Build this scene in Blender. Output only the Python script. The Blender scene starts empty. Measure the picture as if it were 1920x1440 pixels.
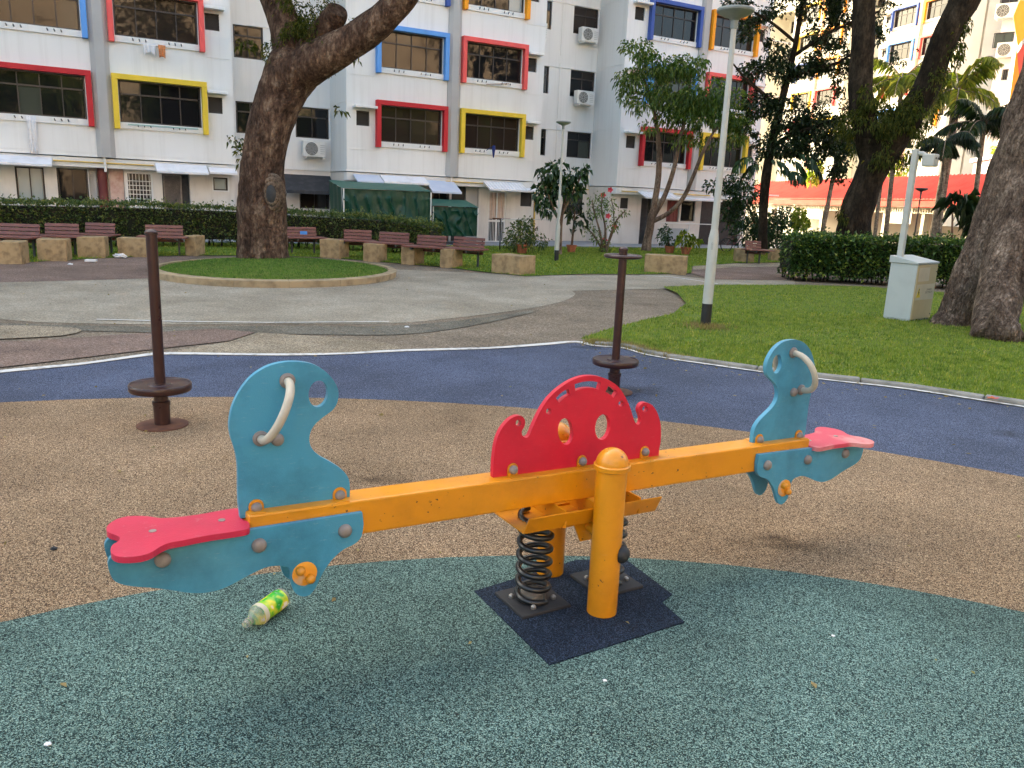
import bpy, math, random
import numpy as np
from mathutils import Vector, Matrix, noise
from mathutils.geometry import tessellate_polygon
random.seed(7)
RNG = np.random.default_rng(11)
scene = bpy.context.scene
COL = scene.collection
R = math.radians

# ---------------------------------------------------------------- camera
FPX, PITCH, ROLL, CAMH = 1490.0, 0.2262, 0.0418, 1.6
cp, sp, cr, sr = math.cos(PITCH), math.sin(PITCH), math.cos(ROLL), math.sin(ROLL)
FW = Vector((0, cp, -sp))
R0 = Vector((1, 0, 0)); U0 = Vector((0, sp, cp))
RI = cr * R0 + sr * U0
UI = -sr * R0 + cr * U0
EYE = Vector((0, 0, CAMH))
cam_data = bpy.data.cameras.new("camera")
cam = bpy.data.objects.new("camera", cam_data)
COL.objects.link(cam)
cam.matrix_world = Matrix(((RI.x, UI.x, -FW.x, 0), (RI.y, UI.y, -FW.y, 0), (RI.z, UI.z, -FW.z, CAMH), (0, 0, 0, 1)))
cam_data.sensor_width = 36.0
cam_data.lens = FPX / 1920 * 36.0
cam_data.clip_start = 0.05
cam_data.clip_end = 600
scene.camera = cam

# ---------------------------------------------------------------- sky, sun, exposure
SUN_AZ = math.atan2(-0.64, 0.77)          # from +Y towards +X
SUN_EL = R(30)
world = bpy.data.worlds.new("World")
scene.world = world
world.use_nodes = True
wn = world.node_tree.nodes; wl = world.node_tree.links
sky = wn.new("ShaderNodeTexSky")
sky.sky_type = 'NISHITA'
sky.sun_disc = False
sky.sun_elevation = SUN_EL
sky.sun_rotation = SUN_AZ
sky.air_density = 0.8
sky.dust_density = 8.0
sky.ozone_density = 0.0
bg = wn["Background"]
bg.inputs["Strength"].default_value = 0.15
hz = wn.new("ShaderNodeMix"); hz.data_type = 'RGBA'; hz.blend_type = 'MULTIPLY'; hz.inputs[0].default_value = 1.0
hz.inputs[7].default_value = (0.99, 1.025, 0.93, 1)           # hazy, slightly warm evening air
wl.new(sky.outputs[0], hz.inputs[6]); wl.new(hz.outputs[2], bg.inputs[0])
sun_data = bpy.data.lights.new("sun", 'SUN')
sun_data.energy = 1.0
sun_data.angle = R(0.6)
sun_data.color = (1.0, 0.87, 0.68)
sun = bpy.data.objects.new("sun", sun_data)
COL.objects.link(sun)
to_sun = Vector((math.sin(SUN_AZ) * math.cos(SUN_EL), math.cos(SUN_AZ) * math.cos(SUN_EL), math.sin(SUN_EL)))
sun.rotation_euler = to_sun.to_track_quat('Z', 'Y').to_euler()
sun.location = (-30, 20, 40)
vs = scene.view_settings
vs.view_transform = 'Standard'
vs.look = 'None'
vs.exposure = 2.8
vs.gamma = 1.0
vs.use_curve_mapping = False
scene.cycles.max_bounces = 8
scene.cycles.transparent_max_bounces = 8
scene.cycles.use_denoising = True
scene.cycles.use_adaptive_sampling = True

# ---------------------------------------------------------------- survey helpers (photo ray -> place)
def ray(x, y):
    return (x - 960) / FPX * RI - (y - 720) / FPX * UI + FW
def G(x, y, z=0.0):
    d = ray(x, y)
    return EYE + d * ((z - CAMH) / d.z)
def P(x, y, Y):
    d = ray(x, y)
    return EYE + d * (Y / d.y)
def onplane(x, y, p, n):
    d = ray(x, y)
    return EYE + d * ((p - EYE).dot(n) / d.dot(n))

# ---------------------------------------------------------------- object helpers
SPACE = {}
def tag(o, label=None, cat=None, group=None, kind=None):
    if label: o["label"] = label
    if cat: o["category"] = cat
    if group: o["group"] = group
    if kind: o["kind"] = kind
    return o
def empty(name, loc=(0, 0, 0), rz=0.0, mat=None, label=None, cat=None, group=None, kind=None):
    o = bpy.data.objects.new(name, None)
    COL.objects.link(o)
    M = mat if mat is not None else Matrix.Translation(Vector(loc)) @ Matrix.Rotation(rz, 4, 'Z')
    o.matrix_basis = M
    o.empty_display_size = 0.1
    SPACE[o.name] = M.copy()
    return tag(o, label, cat, group, kind)
def copy_tree(o, parent=None):
    c = o.copy(); COL.objects.link(c)
    if parent is not None:
        c.parent = parent
    SPACE[c.name] = SPACE[o.name].copy() if parent is None else SPACE[parent.name] @ c.matrix_basis
    for ch in [x for x in KIDS.get(o.name, [])]:
        d = copy_tree(ch, c)
        KIDS.setdefault(c.name, []).append(d)
    return c
KIDS = {}

class MB:
    """collects vertices and faces, then links them as ONE mesh object"""
    def __init__(self):
        self.v = []; self.f = []; self.mi = []
        self.m = 0
    def add(self, vs, fs):
        b = len(self.v)
        self.v.extend(Vector(p) for p in vs)
        self.f.extend(tuple(b + i for i in f) for f in fs)
        self.mi.extend([self.m] * len(fs))
    def box(self, c, s, M=None):
        c = Vector(c); hx, hy, hz = s[0] / 2, s[1] / 2, s[2] / 2
        vs = [Vector((x, y, z)) for x in (-hx, hx) for y in (-hy, hy) for z in (-hz, hz)]
        if M is not None: vs = [M @ p for p in vs]
        self.add([c + p for p in vs], [(0, 1, 3, 2), (4, 6, 7, 5), (0, 4, 5, 1), (2, 3, 7, 6), (0, 2, 6, 4), (1, 5, 7, 3)])
    def bx(self, x0, x1, y0, y1, z0, z1):
        self.box(((x0 + x1) / 2, (y0 + y1) / 2, (z0 + z1) / 2), (abs(x1 - x0), abs(y1 - y0), abs(z1 - z0)))
    def frame_box(self, o, ex, ey, ez, r):
        """box in a frame: r = x0,x1,y0,y1,z0,z1"""
        vs = [o + ex * x + ey * y + ez * z for x in r[0:2] for y in r[2:4] for z in r[4:6]]
        self.add(vs, [(0, 1, 3, 2), (4, 6, 7, 5), (0, 4, 5, 1), (2, 3, 7, 6), (0, 2, 6, 4), (1, 5, 7, 3)])
    def quad(self, a, b, c, d):
        self.add([a, b, c, d], [(0, 1, 2, 3)])
    def poly(self, pts):
        self.add(pts, [tuple(range(len(pts)))])
    def prism(self, outer, o, ex, ey, ez, t0, t1, holes=()):
        """extrude a 2d outline (with holes) between t0 and t1 along ez"""
        loops = [list(outer)] + [list(h) for h in holes]
        flat = [p for l in loops for p in l]
        tri = tessellate_polygon([[Vector((p[0], p[1], 0)) for p in l] for l in loops])
        n = len(flat)
        vs = [o + ex * p[0] + ey * p[1] + ez * t for t in (t0, t1) for p in flat]
        fs = []
        for t in tri:
            a, b, c = t
            A, B, Cc = flat[a], flat[b], flat[c]
            area = (B[0] - A[0]) * (Cc[1] - A[1]) - (B[1] - A[1]) * (Cc[0] - A[0])
            if area < 0: a, b, c = a, c, b
            fs.append((n + a, n + b, n + c)); fs.append((c, b, a))
        k = 0
        for l in loops:
            m = len(l)
            ar = sum(l[i][0] * l[(i + 1) % m][1] - l[(i + 1) % m][0] * l[i][1] for i in range(m))
            ccw = ar > 0
            hole = k > 0
            for i in range(m):
                j = (i + 1) % m
                q = (k + i, k + j, n + k + j, n + k + i)
                if ccw == hole: q = q[::-1]
                fs.append(q)
            k += m
        if ex.cross(ey).dot(ez) < 0: fs = [f[::-1] for f in fs]
        self.add(vs, fs)
    def tube(self, pts, radii, seg=12, amp=0.0, freq=2.0, caps=True, closed=False, flat=None):
        pts = [Vector(p) for p in pts]
        n = len(pts)
        if not hasattr(radii, '__len__'): radii = [radii] * n
        up = None; rings = []
        for i, p in enumerate(pts):
            if closed: t = pts[(i + 1) % n] - pts[i - 1]
            else: t = pts[min(i + 1, n - 1)] - pts[max(i - 1, 0)]
            t.normalize()
            if up is None:
                up = Vector((0, 0, 1)) if abs(t.z) < 0.9 else Vector((0, 1, 0))
                up = (up - t * up.dot(t)).normalized()
            else:
                up = (up - t * up.dot(t))
                up.normalize()
            side = t.cross(up)
            ring = []
            for k in range(seg):
                a = 2 * math.pi * k / seg
                d = up * math.cos(a) + side * math.sin(a)
                r = radii[i]
                if amp:
                    q = p + d * r
                    r *= 1 + amp * noise.noise(q * freq) + amp * 0.5 * noise.noise(q * freq * 2.7)
                ring.append(p + d * r)
            rings.append(ring)
        vs = [v for ring in rings for v in ring]
        fs = []
        m = n if closed else n - 1
        for i in range(m):
            j = (i + 1) % n
            for k in range(seg):
                l = (k + 1) % seg
                fs.append((i * seg + k, i * seg + l, j * seg + l, j * seg + k))
        if caps and not closed:
            fs.append(tuple(range(seg - 1, -1, -1)))
            fs.append(tuple((n - 1) * seg + k for k in range(seg)))
        self.add(vs, fs)
    def lathe(self, prof, o, ax=Vector((0, 0, 1)), seg=24, sx=1.0):
        """revolve (radius, height) profile about an axis"""
        ax = Vector(ax).normalized()
        ex = Vector((1, 0, 0)) if abs(ax.x) < 0.9 else Vector((0, 1, 0))
        ex = (ex - ax * ex.dot(ax)).normalized(); ey = ax.cross(ex)
        vs = []; fs = []
        for r, h in prof:
            for k in range(seg):
                a = 2 * math.pi * k / seg
                vs.append(Vector(o) + ax * h + ex * (math.cos(a) * r) + ey * (math.sin(a) * r * sx))
        for i in range(len(prof) - 1):
            for k in range(seg):
                l = (k + 1) % seg
                fs.append((i * seg + k, i * seg + l, (i + 1) * seg + l, (i + 1) * seg + k))
        fs.append(tuple(range(seg - 1, -1, -1)))
        fs.append(tuple((len(prof) - 1) * seg + k for k in range(seg)))
        self.add(vs, fs)
    def build(self, name, mat, parent=None, smooth=False, bevel=0.0, loc=None, world=True, label=None, cat=None, group=None, kind=None, bseg=2):
        me = bpy.data.meshes.new(name)
        vs = self.v
        o = bpy.data.objects.new(name, me)
        COL.objects.link(o)
        if parent is not None:
            o.parent = parent
            KIDS.setdefault(parent.name, []).append(o)
            if world:
                inv = SPACE[parent.name].inverted()
                vs = [inv @ p for p in vs]
            if loc is not None: o.location = loc
            SPACE[o.name] = SPACE[parent.name] @ Matrix.Translation(Vector(loc) if loc is not None else Vector((0, 0, 0)))
        else:
            if loc is None:
                xs = [p.x for p in vs]; ys = [p.y for p in vs]; zs = [p.z for p in vs]
                loc = Vector(((min(xs) + max(xs)) / 2, (min(ys) + max(ys)) / 2, min(zs)))
                vs = [p - loc for p in vs]
            o.location = loc
            SPACE[o.name] = Matrix.Translation(Vector(loc))
        me.from_pydata([tuple(p) for p in vs], [], self.f)
        mats = mat if isinstance(mat, (list, tuple)) else [mat]
        for m in mats: me.materials.append(m)
        if len(mats) > 1: me.polygons.foreach_set("material_index", self.mi)
        if smooth:
            me.shade_smooth()
            me.set_sharp_from_angle(angle=R(38))
        me.update()
        if bevel:
            b = o.modifiers.new("bevel", 'BEVEL'); b.width = bevel; b.segments = bseg; b.limit_method = 'ANGLE'; b.angle_limit = R(40)
        return tag(o, label, cat, group, kind)

def np_mesh(name, verts, faces, mat, parent=None, loc=None, smooth=False, label=None, cat=None, group=None, kind=None):
    """fast mesh from numpy arrays; faces (n,k) with fixed k"""
    verts = np.asarray(verts, dtype=np.float64); faces = np.asarray(faces, dtype=np.int32)
    me = bpy.data.meshes.new(name)
    o = bpy.data.objects.new(name, me); COL.objects.link(o)
    if parent is not None:
        o.parent = parent
        KIDS.setdefault(parent.name, []).append(o)
        inv = np.array(SPACE[parent.name].inverted())
        verts = verts @ inv[:3, :3].T + inv[:3, 3]
        SPACE[o.name] = SPACE[parent.name].copy()
    else:
        if loc is None:
            mn = verts.min(0); mx = verts.max(0)
            loc = np.array([(mn[0] + mx[0]) / 2, (mn[1] + mx[1]) / 2, mn[2]])
        verts = verts - np.asarray(loc)
        o.location = tuple(loc)
        SPACE[o.name] = Matrix.Translation(Vector(loc))
    k = faces.shape[1]; nf = len(faces)
    me.vertices.add(len(verts)); me.vertices.foreach_set("co", verts.ravel())
    me.loops.add(nf * k); me.loops.foreach_set("vertex_index", faces.ravel())
    me.polygons.add(nf)
    me.polygons.foreach_set("loop_start", np.arange(0, nf * k, k, dtype=np.int32))
    me.polygons.foreach_set("loop_total", np.full(nf, k, dtype=np.int32))
    me.materials.append(mat)
    me.update(calc_edges=True); me.validate()
    if smooth: me.shade_smooth()
    return tag(o, label, cat, group, kind)

def spline(pts, n):
    """Catmull-Rom through points (any tuple length), n samples per span"""
    pts = [np.array(p, float) for p in pts]
    ext = [2 * pts[0] - pts[1]] + pts + [2 * pts[-1] - pts[-2]]
    out = []
    for i in range(1, len(ext) - 2):
        a, b, c, d = ext[i - 1], ext[i], ext[i + 1], ext[i + 2]
        for k in range(n):
            t = k / n
            out.append(0.5 * (2 * b + (c - a) * t + (2 * a - 5 * b + 4 * c - d) * t * t + (3 * b - a - 3 * c + d) * t ** 3))
    out.append(pts[-1])
    return out

# ---------------------------------------------------------------- materials
def srgb(r, g, b):
    f = lambda c: (c / 255 / 12.92) if c / 255 <= 0.04045 else ((c / 255 + 0.055) / 1.055) ** 2.4
    return (f(r), f(g), f(b), 1)
def new_mat(name):
    m = bpy.data.materials.new(name); m.use_nodes = True
    nt = m.node_tree
    return m, nt.nodes, nt.links, nt.nodes["Principled BSDF"]
def inp(b, key, val):
    if key in b.inputs: b.inputs[key].default_value = val
def coords(N, L, world=False, scale=(1, 1, 1)):
    mp = N.new("ShaderNodeMapping"); mp.inputs["Scale"].default_value = scale
    if world:
        g = N.new("ShaderNodeNewGeometry"); L.new(g.outputs["Position"], mp.inputs[0])
    else:
        t = N.new("ShaderNodeTexCoord"); L.new(t.outputs["Object"], mp.inputs[0])
    return mp.outputs[0]
def ntex(N, L, vec, scale, detail=4, rough=0.55):
    n = N.new("ShaderNodeTexNoise"); n.inputs["Scale"].default_value = scale
    n.inputs["Detail"].default_value = detail; n.inputs["Roughness"].default_value = rough
    L.new(vec, n.inputs["Vector"]); return n.outputs["Fac"]
def ramp(N, L, fac, stops):
    r = N.new("ShaderNodeValToRGB"); e = r.color_ramp.elements
    while len(e) < len(stops): e.new(0.5)
    for i, (p, c) in enumerate(stops):
        e[i].position = p; e[i].color = c if len(c) == 4 else (*c, 1)
    L.new(fac, r.inputs[0]); return r.outputs[0]
def mixc(N, L, fac, a, b, mode='MIX'):
    m = N.new("ShaderNodeMix"); m.data_type = 'RGBA'; m.blend_type = mode
    if isinstance(fac, (int, float)): m.inputs[0].default_value = fac
    else: L.new(fac, m.inputs[0])
    for sock, v in ((m.inputs[6], a), (m.inputs[7], b)):
        if isinstance(v, tuple): sock.default_value = v
        else: L.new(v, sock)
    return m.outputs[2]
def bump(N, L, b, h, strength, dist=0.01):
    n = N.new("ShaderNodeBump"); n.inputs["Strength"].default_value = strength; n.inputs["Distance"].default_value = dist
    L.new(h, n.inputs["Height"]); L.new(n.outputs[0], b.inputs["Normal"])
def paint(name, col, col2=None, rough=0.45, scale=6, lo=0.45, hi=0.75, bscale=0, bstr=0.0, spec=0.5, metal=0.0, world=False, stretch=(1, 1, 1), detail=5, coat=0.0, scuff=0.0, chips=0.0, grime=0.0, streak=0.0):
    """a surface of one colour with patches of a second colour (wear, dirt) and optional relief"""
    m, N, L, b = new_mat(name)
    v = coords(N, L, world, stretch)
    if col2 is not None:
        f = ntex(N, L, v, scale, detail)
        c = ramp(N, L, f, [(lo, col), (hi, col2)])
        if streak:
            mp3 = N.new("ShaderNodeMapping"); mp3.inputs["Scale"].default_value = (5, 5, .5); L.new(v, mp3.inputs[0])
            kf = ntex(N, L, mp3.outputs[0], 1.0, 5, .7); kr = ramp(N, L, kf, [(.50, (1, 1, 1)), (.74, (1 - streak, 1 - streak * 1.05, 1 - streak * 1.15))]); c = mixc(N, L, 1.0, c, kr, 'MULTIPLY')
        if grime:
            gf = ntex(N, L, v, 3.3, 7, .68); gr = ramp(N, L, gf, [(.46, (1, 1, 1)), (.70, (1 - grime,) * 3)]); c = mixc(N, L, 1.0, c, gr, 'MULTIPLY')
        if scuff:
            mp2 = N.new("ShaderNodeMapping"); mp2.inputs["Scale"].default_value = (9, 9, 70); mp2.inputs["Rotation"].default_value = (.5, .35, .2); L.new(v, mp2.inputs[0])
            sf = ntex(N, L, mp2.outputs[0], 3.0, 6, .75); sr_ = ramp(N, L, sf, [(.60, (0, 0, 0)), (.70, (scuff,) * 3)])
            c = mixc(N, L, sr_, c, (.55, .52, .48, 1))
        if chips:
            cf = ntex(N, L, v, 46, 3, .6); cr_ = ramp(N, L, cf, [(.70 - chips * .02, (0, 0, 0)), (.72, (1, 1, 1))])
            c = mixc(N, L, cr_, c, (.10, .045, .02, 1))
        L.new(c, b.inputs["Base Color"])
        rr = N.new("ShaderNodeMapRange"); rr.inputs[3].default_value = max(0.02, rough - 0.08); rr.inputs[4].default_value = min(1, rough + 0.15)
        L.new(f, rr.inputs[0]); L.new(rr.outputs[0], b.inputs["Roughness"])
    else:
        inp(b, "Base Color", col); inp(b, "Roughness", rough)
    inp(b, "Metallic", metal); inp(b, "Specular IOR Level", spec); inp(b, "Coat Weight", coat)
    if bstr:
        bump(N, L, b, ntex(N, L, v, bscale, 4), bstr)
    return m
def stain_ramp(N, L, fac):
    mr = N.new("ShaderNodeMapRange"); mr.inputs[1].default_value = 1.1; mr.inputs[2].default_value = 2.2; L.new(fac, mr.inputs[0])
    return ramp(N, L, mr.outputs[0], [(0.0, (.48, .46, .43)), (1.0, (1, 1, 1))])
def rubber(name, dark, mid, light, cells=150, blotch=0.35, seed=0.0, dirt=None, stains=()):
    """poured rubber granules: two tones of small crumbs with worn, dirty areas"""
    m, N, L, b = new_mat(name)
    v = coords(N, L, True)
    vo = N.new("ShaderNodeTexVoronoi"); vo.inputs["Scale"].default_value = cells; L.new(v, vo.inputs["Vector"])
    sep = N.new("ShaderNodeSeparateColor"); L.new(vo.outputs["Color"], sep.inputs[0])
    c = ramp(N, L, sep.outputs[0], [(0.0, dark), (0.42, dark), (0.5, mid), (0.72, mid), (0.86, light), (1.0, light)])
    n1 = ntex(N, L, v, 1.1 + seed, 6, 0.6)
    d = ramp(N, L, n1, [(0.32, (1 - blotch,) * 3), (0.62, (1, 1, 1))])
    c = mixc(N, L, 1.0, c, d, 'MULTIPLY')
    n2 = ntex(N, L, v, 0.45 + seed * .2, 5, 0.65)
    d2 = ramp(N, L, n2, [(0.35, dirt or (0.72, 0.70, 0.66)), (0.6, (1.05, 1.05, 1.05))])
    c = mixc(N, L, 0.8, c, d2, 'MULTIPLY')
    for sx, sy, rx, ry in stains:                          # stains and other darker areas of their own ragged shape
        q = G(sx, sy)
        ms = N.new("ShaderNodeMapping"); ms.inputs["Location"].default_value = (-q.x / rx, -q.y / ry, 0); ms.inputs["Scale"].default_value = (1 / rx, 1 / ry, 0); L.new(v, ms.inputs[0])
        ln = N.new("ShaderNodeVectorMath"); ln.operation = 'LENGTH'; L.new(ms.outputs[0], ln.inputs[0])
        nz = ntex(N, L, v, 9, 7, .7); ad = N.new("ShaderNodeMath"); ad.operation = 'MULTIPLY_ADD'; L.new(nz, ad.inputs[0]); ad.inputs[1].default_value = 2.4; L.new(ln.outputs["Value"], ad.inputs[2])
        c = mixc(N, L, 1.0, c, stain_ramp(N, L, ad.outputs[0]), 'MULTIPLY')
    L.new(c, b.inputs["Base Color"])
    inp(b, "Roughness", 0.92); inp(b, "Specular IOR Level", 0.25)
    bump(N, L, b, vo.outputs["Distance"], 0.55, 0.006)
    return m
def leafmat(name, c1, c2, c3=None, trans=0.25, rough=0.45, spec=0.35, patch=0):
    m, N, L, b = new_mat(name)
    g = N.new("ShaderNodeNewGeometry")
    rnd = g.outputs["Random Per Island"]
    c = ramp(N, L, rnd, [(0.0, c1), (0.75, c2), (1.0, c3 or c2)])
    if patch:
        pf = ntex(N, L, g.outputs["Position"], patch, 5, .65)
        pr = ramp(N, L, pf, [(.32, (.42, .52, .45)), (.5, (1, 1, 1)), (.68, (1.4, 1.18, 1.1))])
        c = mixc(N, L, 1.0, c, pr, 'MULTIPLY')
    L.new(c, b.inputs["Base Color"]); inp(b, "Roughness", rough); inp(b, "Specular IOR Level", spec)
    t = N.new("ShaderNodeBsdfTranslucent"); tc = mixc(N, L, 1.0, c, (1.3, 1.5, 0.7, 1), 'MULTIPLY'); L.new(tc, t.inputs[0])
    mx = N.new("ShaderNodeMixShader"); mx.inputs[0].default_value = trans
    L.new(b.outputs[0], mx.inputs[1]); L.new(t.outputs[0], mx.inputs[2])
    L.new(mx.outputs[0], N["Material Output"].inputs[0])
    return m
def bark(name, c1, c2, c3, scale=7, stretch=0.35, bstr=0.8, dist=0.03, crack=0.35):
    m, N, L, b = new_mat(name)
    v = coords(N, L, False, (1, 1, stretch))
    f = ntex(N, L, v, scale, 8, 0.65)
    f2 = ntex(N, L, v, scale * 0.28, 4, 0.6)
    c = ramp(N, L, f, [(0.3, c1), (0.5, c2), (0.72, c3)])
    d = ramp(N, L, f2, [(0.35, (0.55, 0.5, 0.48)), (0.65, (1.25, 1.2, 1.15))])
    f3 = ntex(N, L, v, scale * 3.1, 6, 0.7)
    d3 = ramp(N, L, f3, [(0.34, (0.45, 0.42, 0.40)), (0.52, (1.0, 1.0, 1.0)), (0.7, (1.45, 1.4, 1.35))])
    L.new(mixc(N, L, 1.0, mixc(N, L, 1.0, c, d, 'MULTIPLY'), d3, 'MULTIPLY'), b.inputs["Base Color"])
    inp(b, "Roughness", 0.95); inp(b, "Specular IOR Level", 0.15)
    vo = N.new("ShaderNodeTexVoronoi"); vo.feature = 'DISTANCE_TO_EDGE'; vo.inputs["Scale"].default_value = scale * 2.2
    wv = mixc(N, L, 0.12, v, f, 'ADD'); L.new(wv, vo.inputs["Vector"])
    ck = ramp(N, L, vo.outputs["Distance"], [(0.0, (.38, .35, .33)), (.10, (1, 1, 1))])
    bc = b.inputs["Base Color"].links[0].from_socket
    L.new(mixc(N, L, crack, bc, ck, 'MULTIPLY'), b.inputs["Base Color"])
    mm = N.new("ShaderNodeMath"); mm.operation = 'ADD'
    ml = N.new("ShaderNodeMath"); ml.operation = 'MULTIPLY'; ml.inputs[1].default_value = 1.2; L.new(vo.outputs["Distance"], ml.inputs[0])
    L.new(ml.outputs[0], mm.inputs[0]); L.new(f, mm.inputs[1])
    bump(N, L, b, mm.outputs[0], bstr, dist)
    return m
def glassy(name, col, rough=0.03, spec=0.36):
    m, N, L, b = new_mat(name)
    inp(b, "Base Color", col); inp(b, "Roughness", rough); inp(b, "Specular IOR Level", spec); inp(b, "IOR", 1.5)
    v = coords(N, L, True)
    bump(N, L, b, ntex(N, L, v, 1.6, 2), 0.12, 0.02)
    return m

M = {}
M['wall'] = paint("white_wall_paint", (.75, .75, .73, 1), (.66, .65, .62, 1), 0.75, 0.9, 0.5, 0.85, 60, 0.06, 0.2, world=True, stretch=(1, 1, .35), streak=.10)
M['wall_warm'] = paint("cream_wall_paint", (.72, .67, .61, 1), (.62, .56, .50, 1), 0.75, 1.3, 0.45, 0.8, 60, 0.06, 0.2, world=True, streak=.14)
M['wall_far'] = paint("far_wall_paint", (.64, .60, .50, 1), (.56, .52, .42, 1), 0.9, 0.6, 0.4, 0.8, 30, 0.05, 0.03, world=True)
M['col_grey'] = paint("grey_column_paint", (.43, .43, .42, 1), (.38, .37, .36, 1), 0.7, 1.2, 0.4, 0.8, 40, .05, .2, world=True)
M['peach'] = paint("peach_column_paint", (.72, .42, .28, 1), (.65, .36, .24, 1), 0.7, 1.2, 0.4, 0.8, world=True)
SUR = {}
for k, c in dict(blue=(95, 155, 225), red=(190, 40, 48), coral=(232, 92, 88), yellow=(228, 195, 60), navy=(62, 88, 160), orange=(240, 155, 25)).items():
    a = srgb(*c); SUR[k] = paint("surround_" + k, a, tuple(x * 0.85 for x in a[:3]) + (1,), 0.55, 2.0, 0.4, 0.8, world=True, spec=.3)
M['frame'] = paint("bronze_window_frame", (.028, .022, .02, 1), (.05, .04, .035, 1), 0.45, 8)
M['glass'] = glassy("dark_window_glass", (.010, .010, .011, 1))
M['glass_dim'] = glassy("greenish_blind_behind_glass", (.055, .06, .048, 1), .06)
M['glass_brown'] = glassy("brown_tinted_glass", (.028, .020, .016, 1), .04)
M['glass_curtain'] = glassy("window_glass_before_curtain", (.30, .36, .37, 1), 0.12, .5)
M['louvre'] = glassy("louvre_glass", (.06, .055, .05, 1), 0.15)
M['white_metal'] = paint("white_powder_coat", (.72, .71, .68, 1), (.55, .53, .48, 1), 0.45, 5, .5, .9)
M['ac'] = paint("air_conditioner_shell", (.70, .70, .67, 1), (.58, .56, .52, 1), 0.45, 6, .5, .9)
M['dark_metal'] = paint("dark_grey_metal", (.05, .05, .052, 1), (.09, .085, .08, 1), 0.5, 8)
M['black'] = paint("matt_black", (.012, .012, .013, 1), (.03, .03, .03, 1), 0.55, 8)
M['ypipe'] = paint("yellow_pipe_paint", (.66, .45, .10, 1), (.5, .33, .1, 1), 0.5, 4)
M['maroon'] = paint("maroon_paint", (.14, .022, .022, 1), (.22, .06, .05, 1), 0.5, 3)
M['brown_wall'] = paint("weathered_brown_plaster", (.62, .44, .36, 1), (.42, .20, .15, 1), 0.8, 5, .42, .7, world=True)
M['tarp'] = paint("green_tarpaulin", (.005, .045, .026, 1), (.008, .065, .04, 1), 0.42, 2, .4, .8, 5, .35, .4)
M['tarp_top'] = paint("lighter_green_tarpaulin", (.035, .12, .085, 1), (.05, .14, .11, 1), 0.5, 2, .4, .8, 5, .3, .3)  # lighter green for the top sheets than for front and sides
M['awning_white'] = paint("white_awning_sheet", (.76, .75, .76, 1), (.6, .58, .57, 1), 0.5, 3, .5, .85)
M['awning_blue'] = paint("bluish_polycarbonate", (.48, .54, .66, 1), (.58, .62, .7, 1), 0.3, 3, .4, .8)
M['awning_dark'] = paint("charcoal_canvas", (.035, .037, .042, 1), (.07, .07, .075, 1), 0.8, 5)
M['apron'] = paint("grey_concrete_apron", (.30, .31, .32, 1), (.22, .22, .23, 1), 0.85, 1.5, .4, .75, 30, .1, .2, world=True)
M['soil'] = paint("garden_soil", (.055, .04, .028, 1), (.03, .022, .016, 1), 0.95, 6, .35, .7, 20, .5, .1, world=True)
M['lawn'] = paint("lawn_base", (.11, .165, .025, 1), (.15, .165, .045, 1), 0.95, 3.5, .4, .75, 90, .5, .1, world=True)
M['lawn_far'] = paint("lawn_base_far", (.10, .175, .025, 1), (.14, .19, .045, 1), 0.95, 2.5, .4, .75, 60, .4, .1, world=True)
M['stone'] = paint("tan_shanghai_plaster", (.38, .275, .15, 1), (.20, .142, .08, 1), 0.85, 7.5, .42, .72, 70, .35, .2)
M['kerb'] = paint("grey_kerb_stone", (.27, .26, .235, 1), (.15, .145, .125, 1), 0.9, 5, .4, .7, 60, .3, .2)
M['kerb_tan'] = paint("tan_kerb_plaster", (.40, .31, .19, 1), (.18, .14, .09, 1), 0.88, 4, .45, .75, 70, .3, .2)
M['whiteline'] = paint("worn_white_line", (.62, .60, .57, 1), (.26, .25, .24, 1), 0.85, 14, .5, .75, 60, .2, .2, world=True)
M['bench'] = paint("maroon_bench_slat", (.15, .050, .040, 1), (.22, .095, .078, 1), 0.42, 3, .45, .8, stretch=(1, 1, 4))
M['pole_brown'] = paint("dark_brown_gloss_paint", (.034, .010, .009, 1), (.055, .02, .016, 1), 0.28, 9, .5, .85, spec=.5, coat=.15)
M['rust'] = paint("rusty_brown_steel", (.10, .035, .02, 1), (.17, .07, .035, 1), 0.7, 14, .4, .7)
M['lamp'] = paint("light_grey_lamp_paint", (.46, .47, .44, 1), (.38, .38, .35, 1), 0.4, 4, .45, .85)
M['lamp_head'] = paint("grey_green_lamp_head", (.24, .27, .26, 1), (.18, .2, .19, 1), 0.4, 3)
M['box_grey'] = paint("pale_grey_cabinet_paint", (.42, .46, .46, 1), (.35, .38, .38, 1), 0.45, 3, .5, .9)
M['box_cream'] = paint("cream_cabinet_door", (.52, .42, .245, 1), (.44, .35, .2, 1), 0.5, 4, .5, .9)
M['sticker'] = paint("pale_sticker", (.58, .52, .40, 1), (.5, .46, .36, 1), 0.4, 6)
M['warn'] = paint("warning_yellow", (.72, .55, .02, 1), None, 0.4)
M['pot'] = paint("terracotta", (.34, .11, .05, 1), (.22, .07, .035, 1), 0.8, 8)
M['plastic_white'] = paint("thin_white_plastic", (.72, .72, .72, 1), (.6, .6, .6, 1), 0.4, 9)
M['roof_red'] = paint("red_roof_tile", (.62, .12, .09, 1), (.50, .09, .07, 1), 0.85, 1.5, .4, .75, world=True, spec=.05)
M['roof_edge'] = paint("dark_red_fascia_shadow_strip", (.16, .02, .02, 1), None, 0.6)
M['trim_cream'] = paint("cream_trim", (.60, .54, .40, 1), (.5, .45, .34, 1), 0.9, 3, spec=.05)
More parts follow.
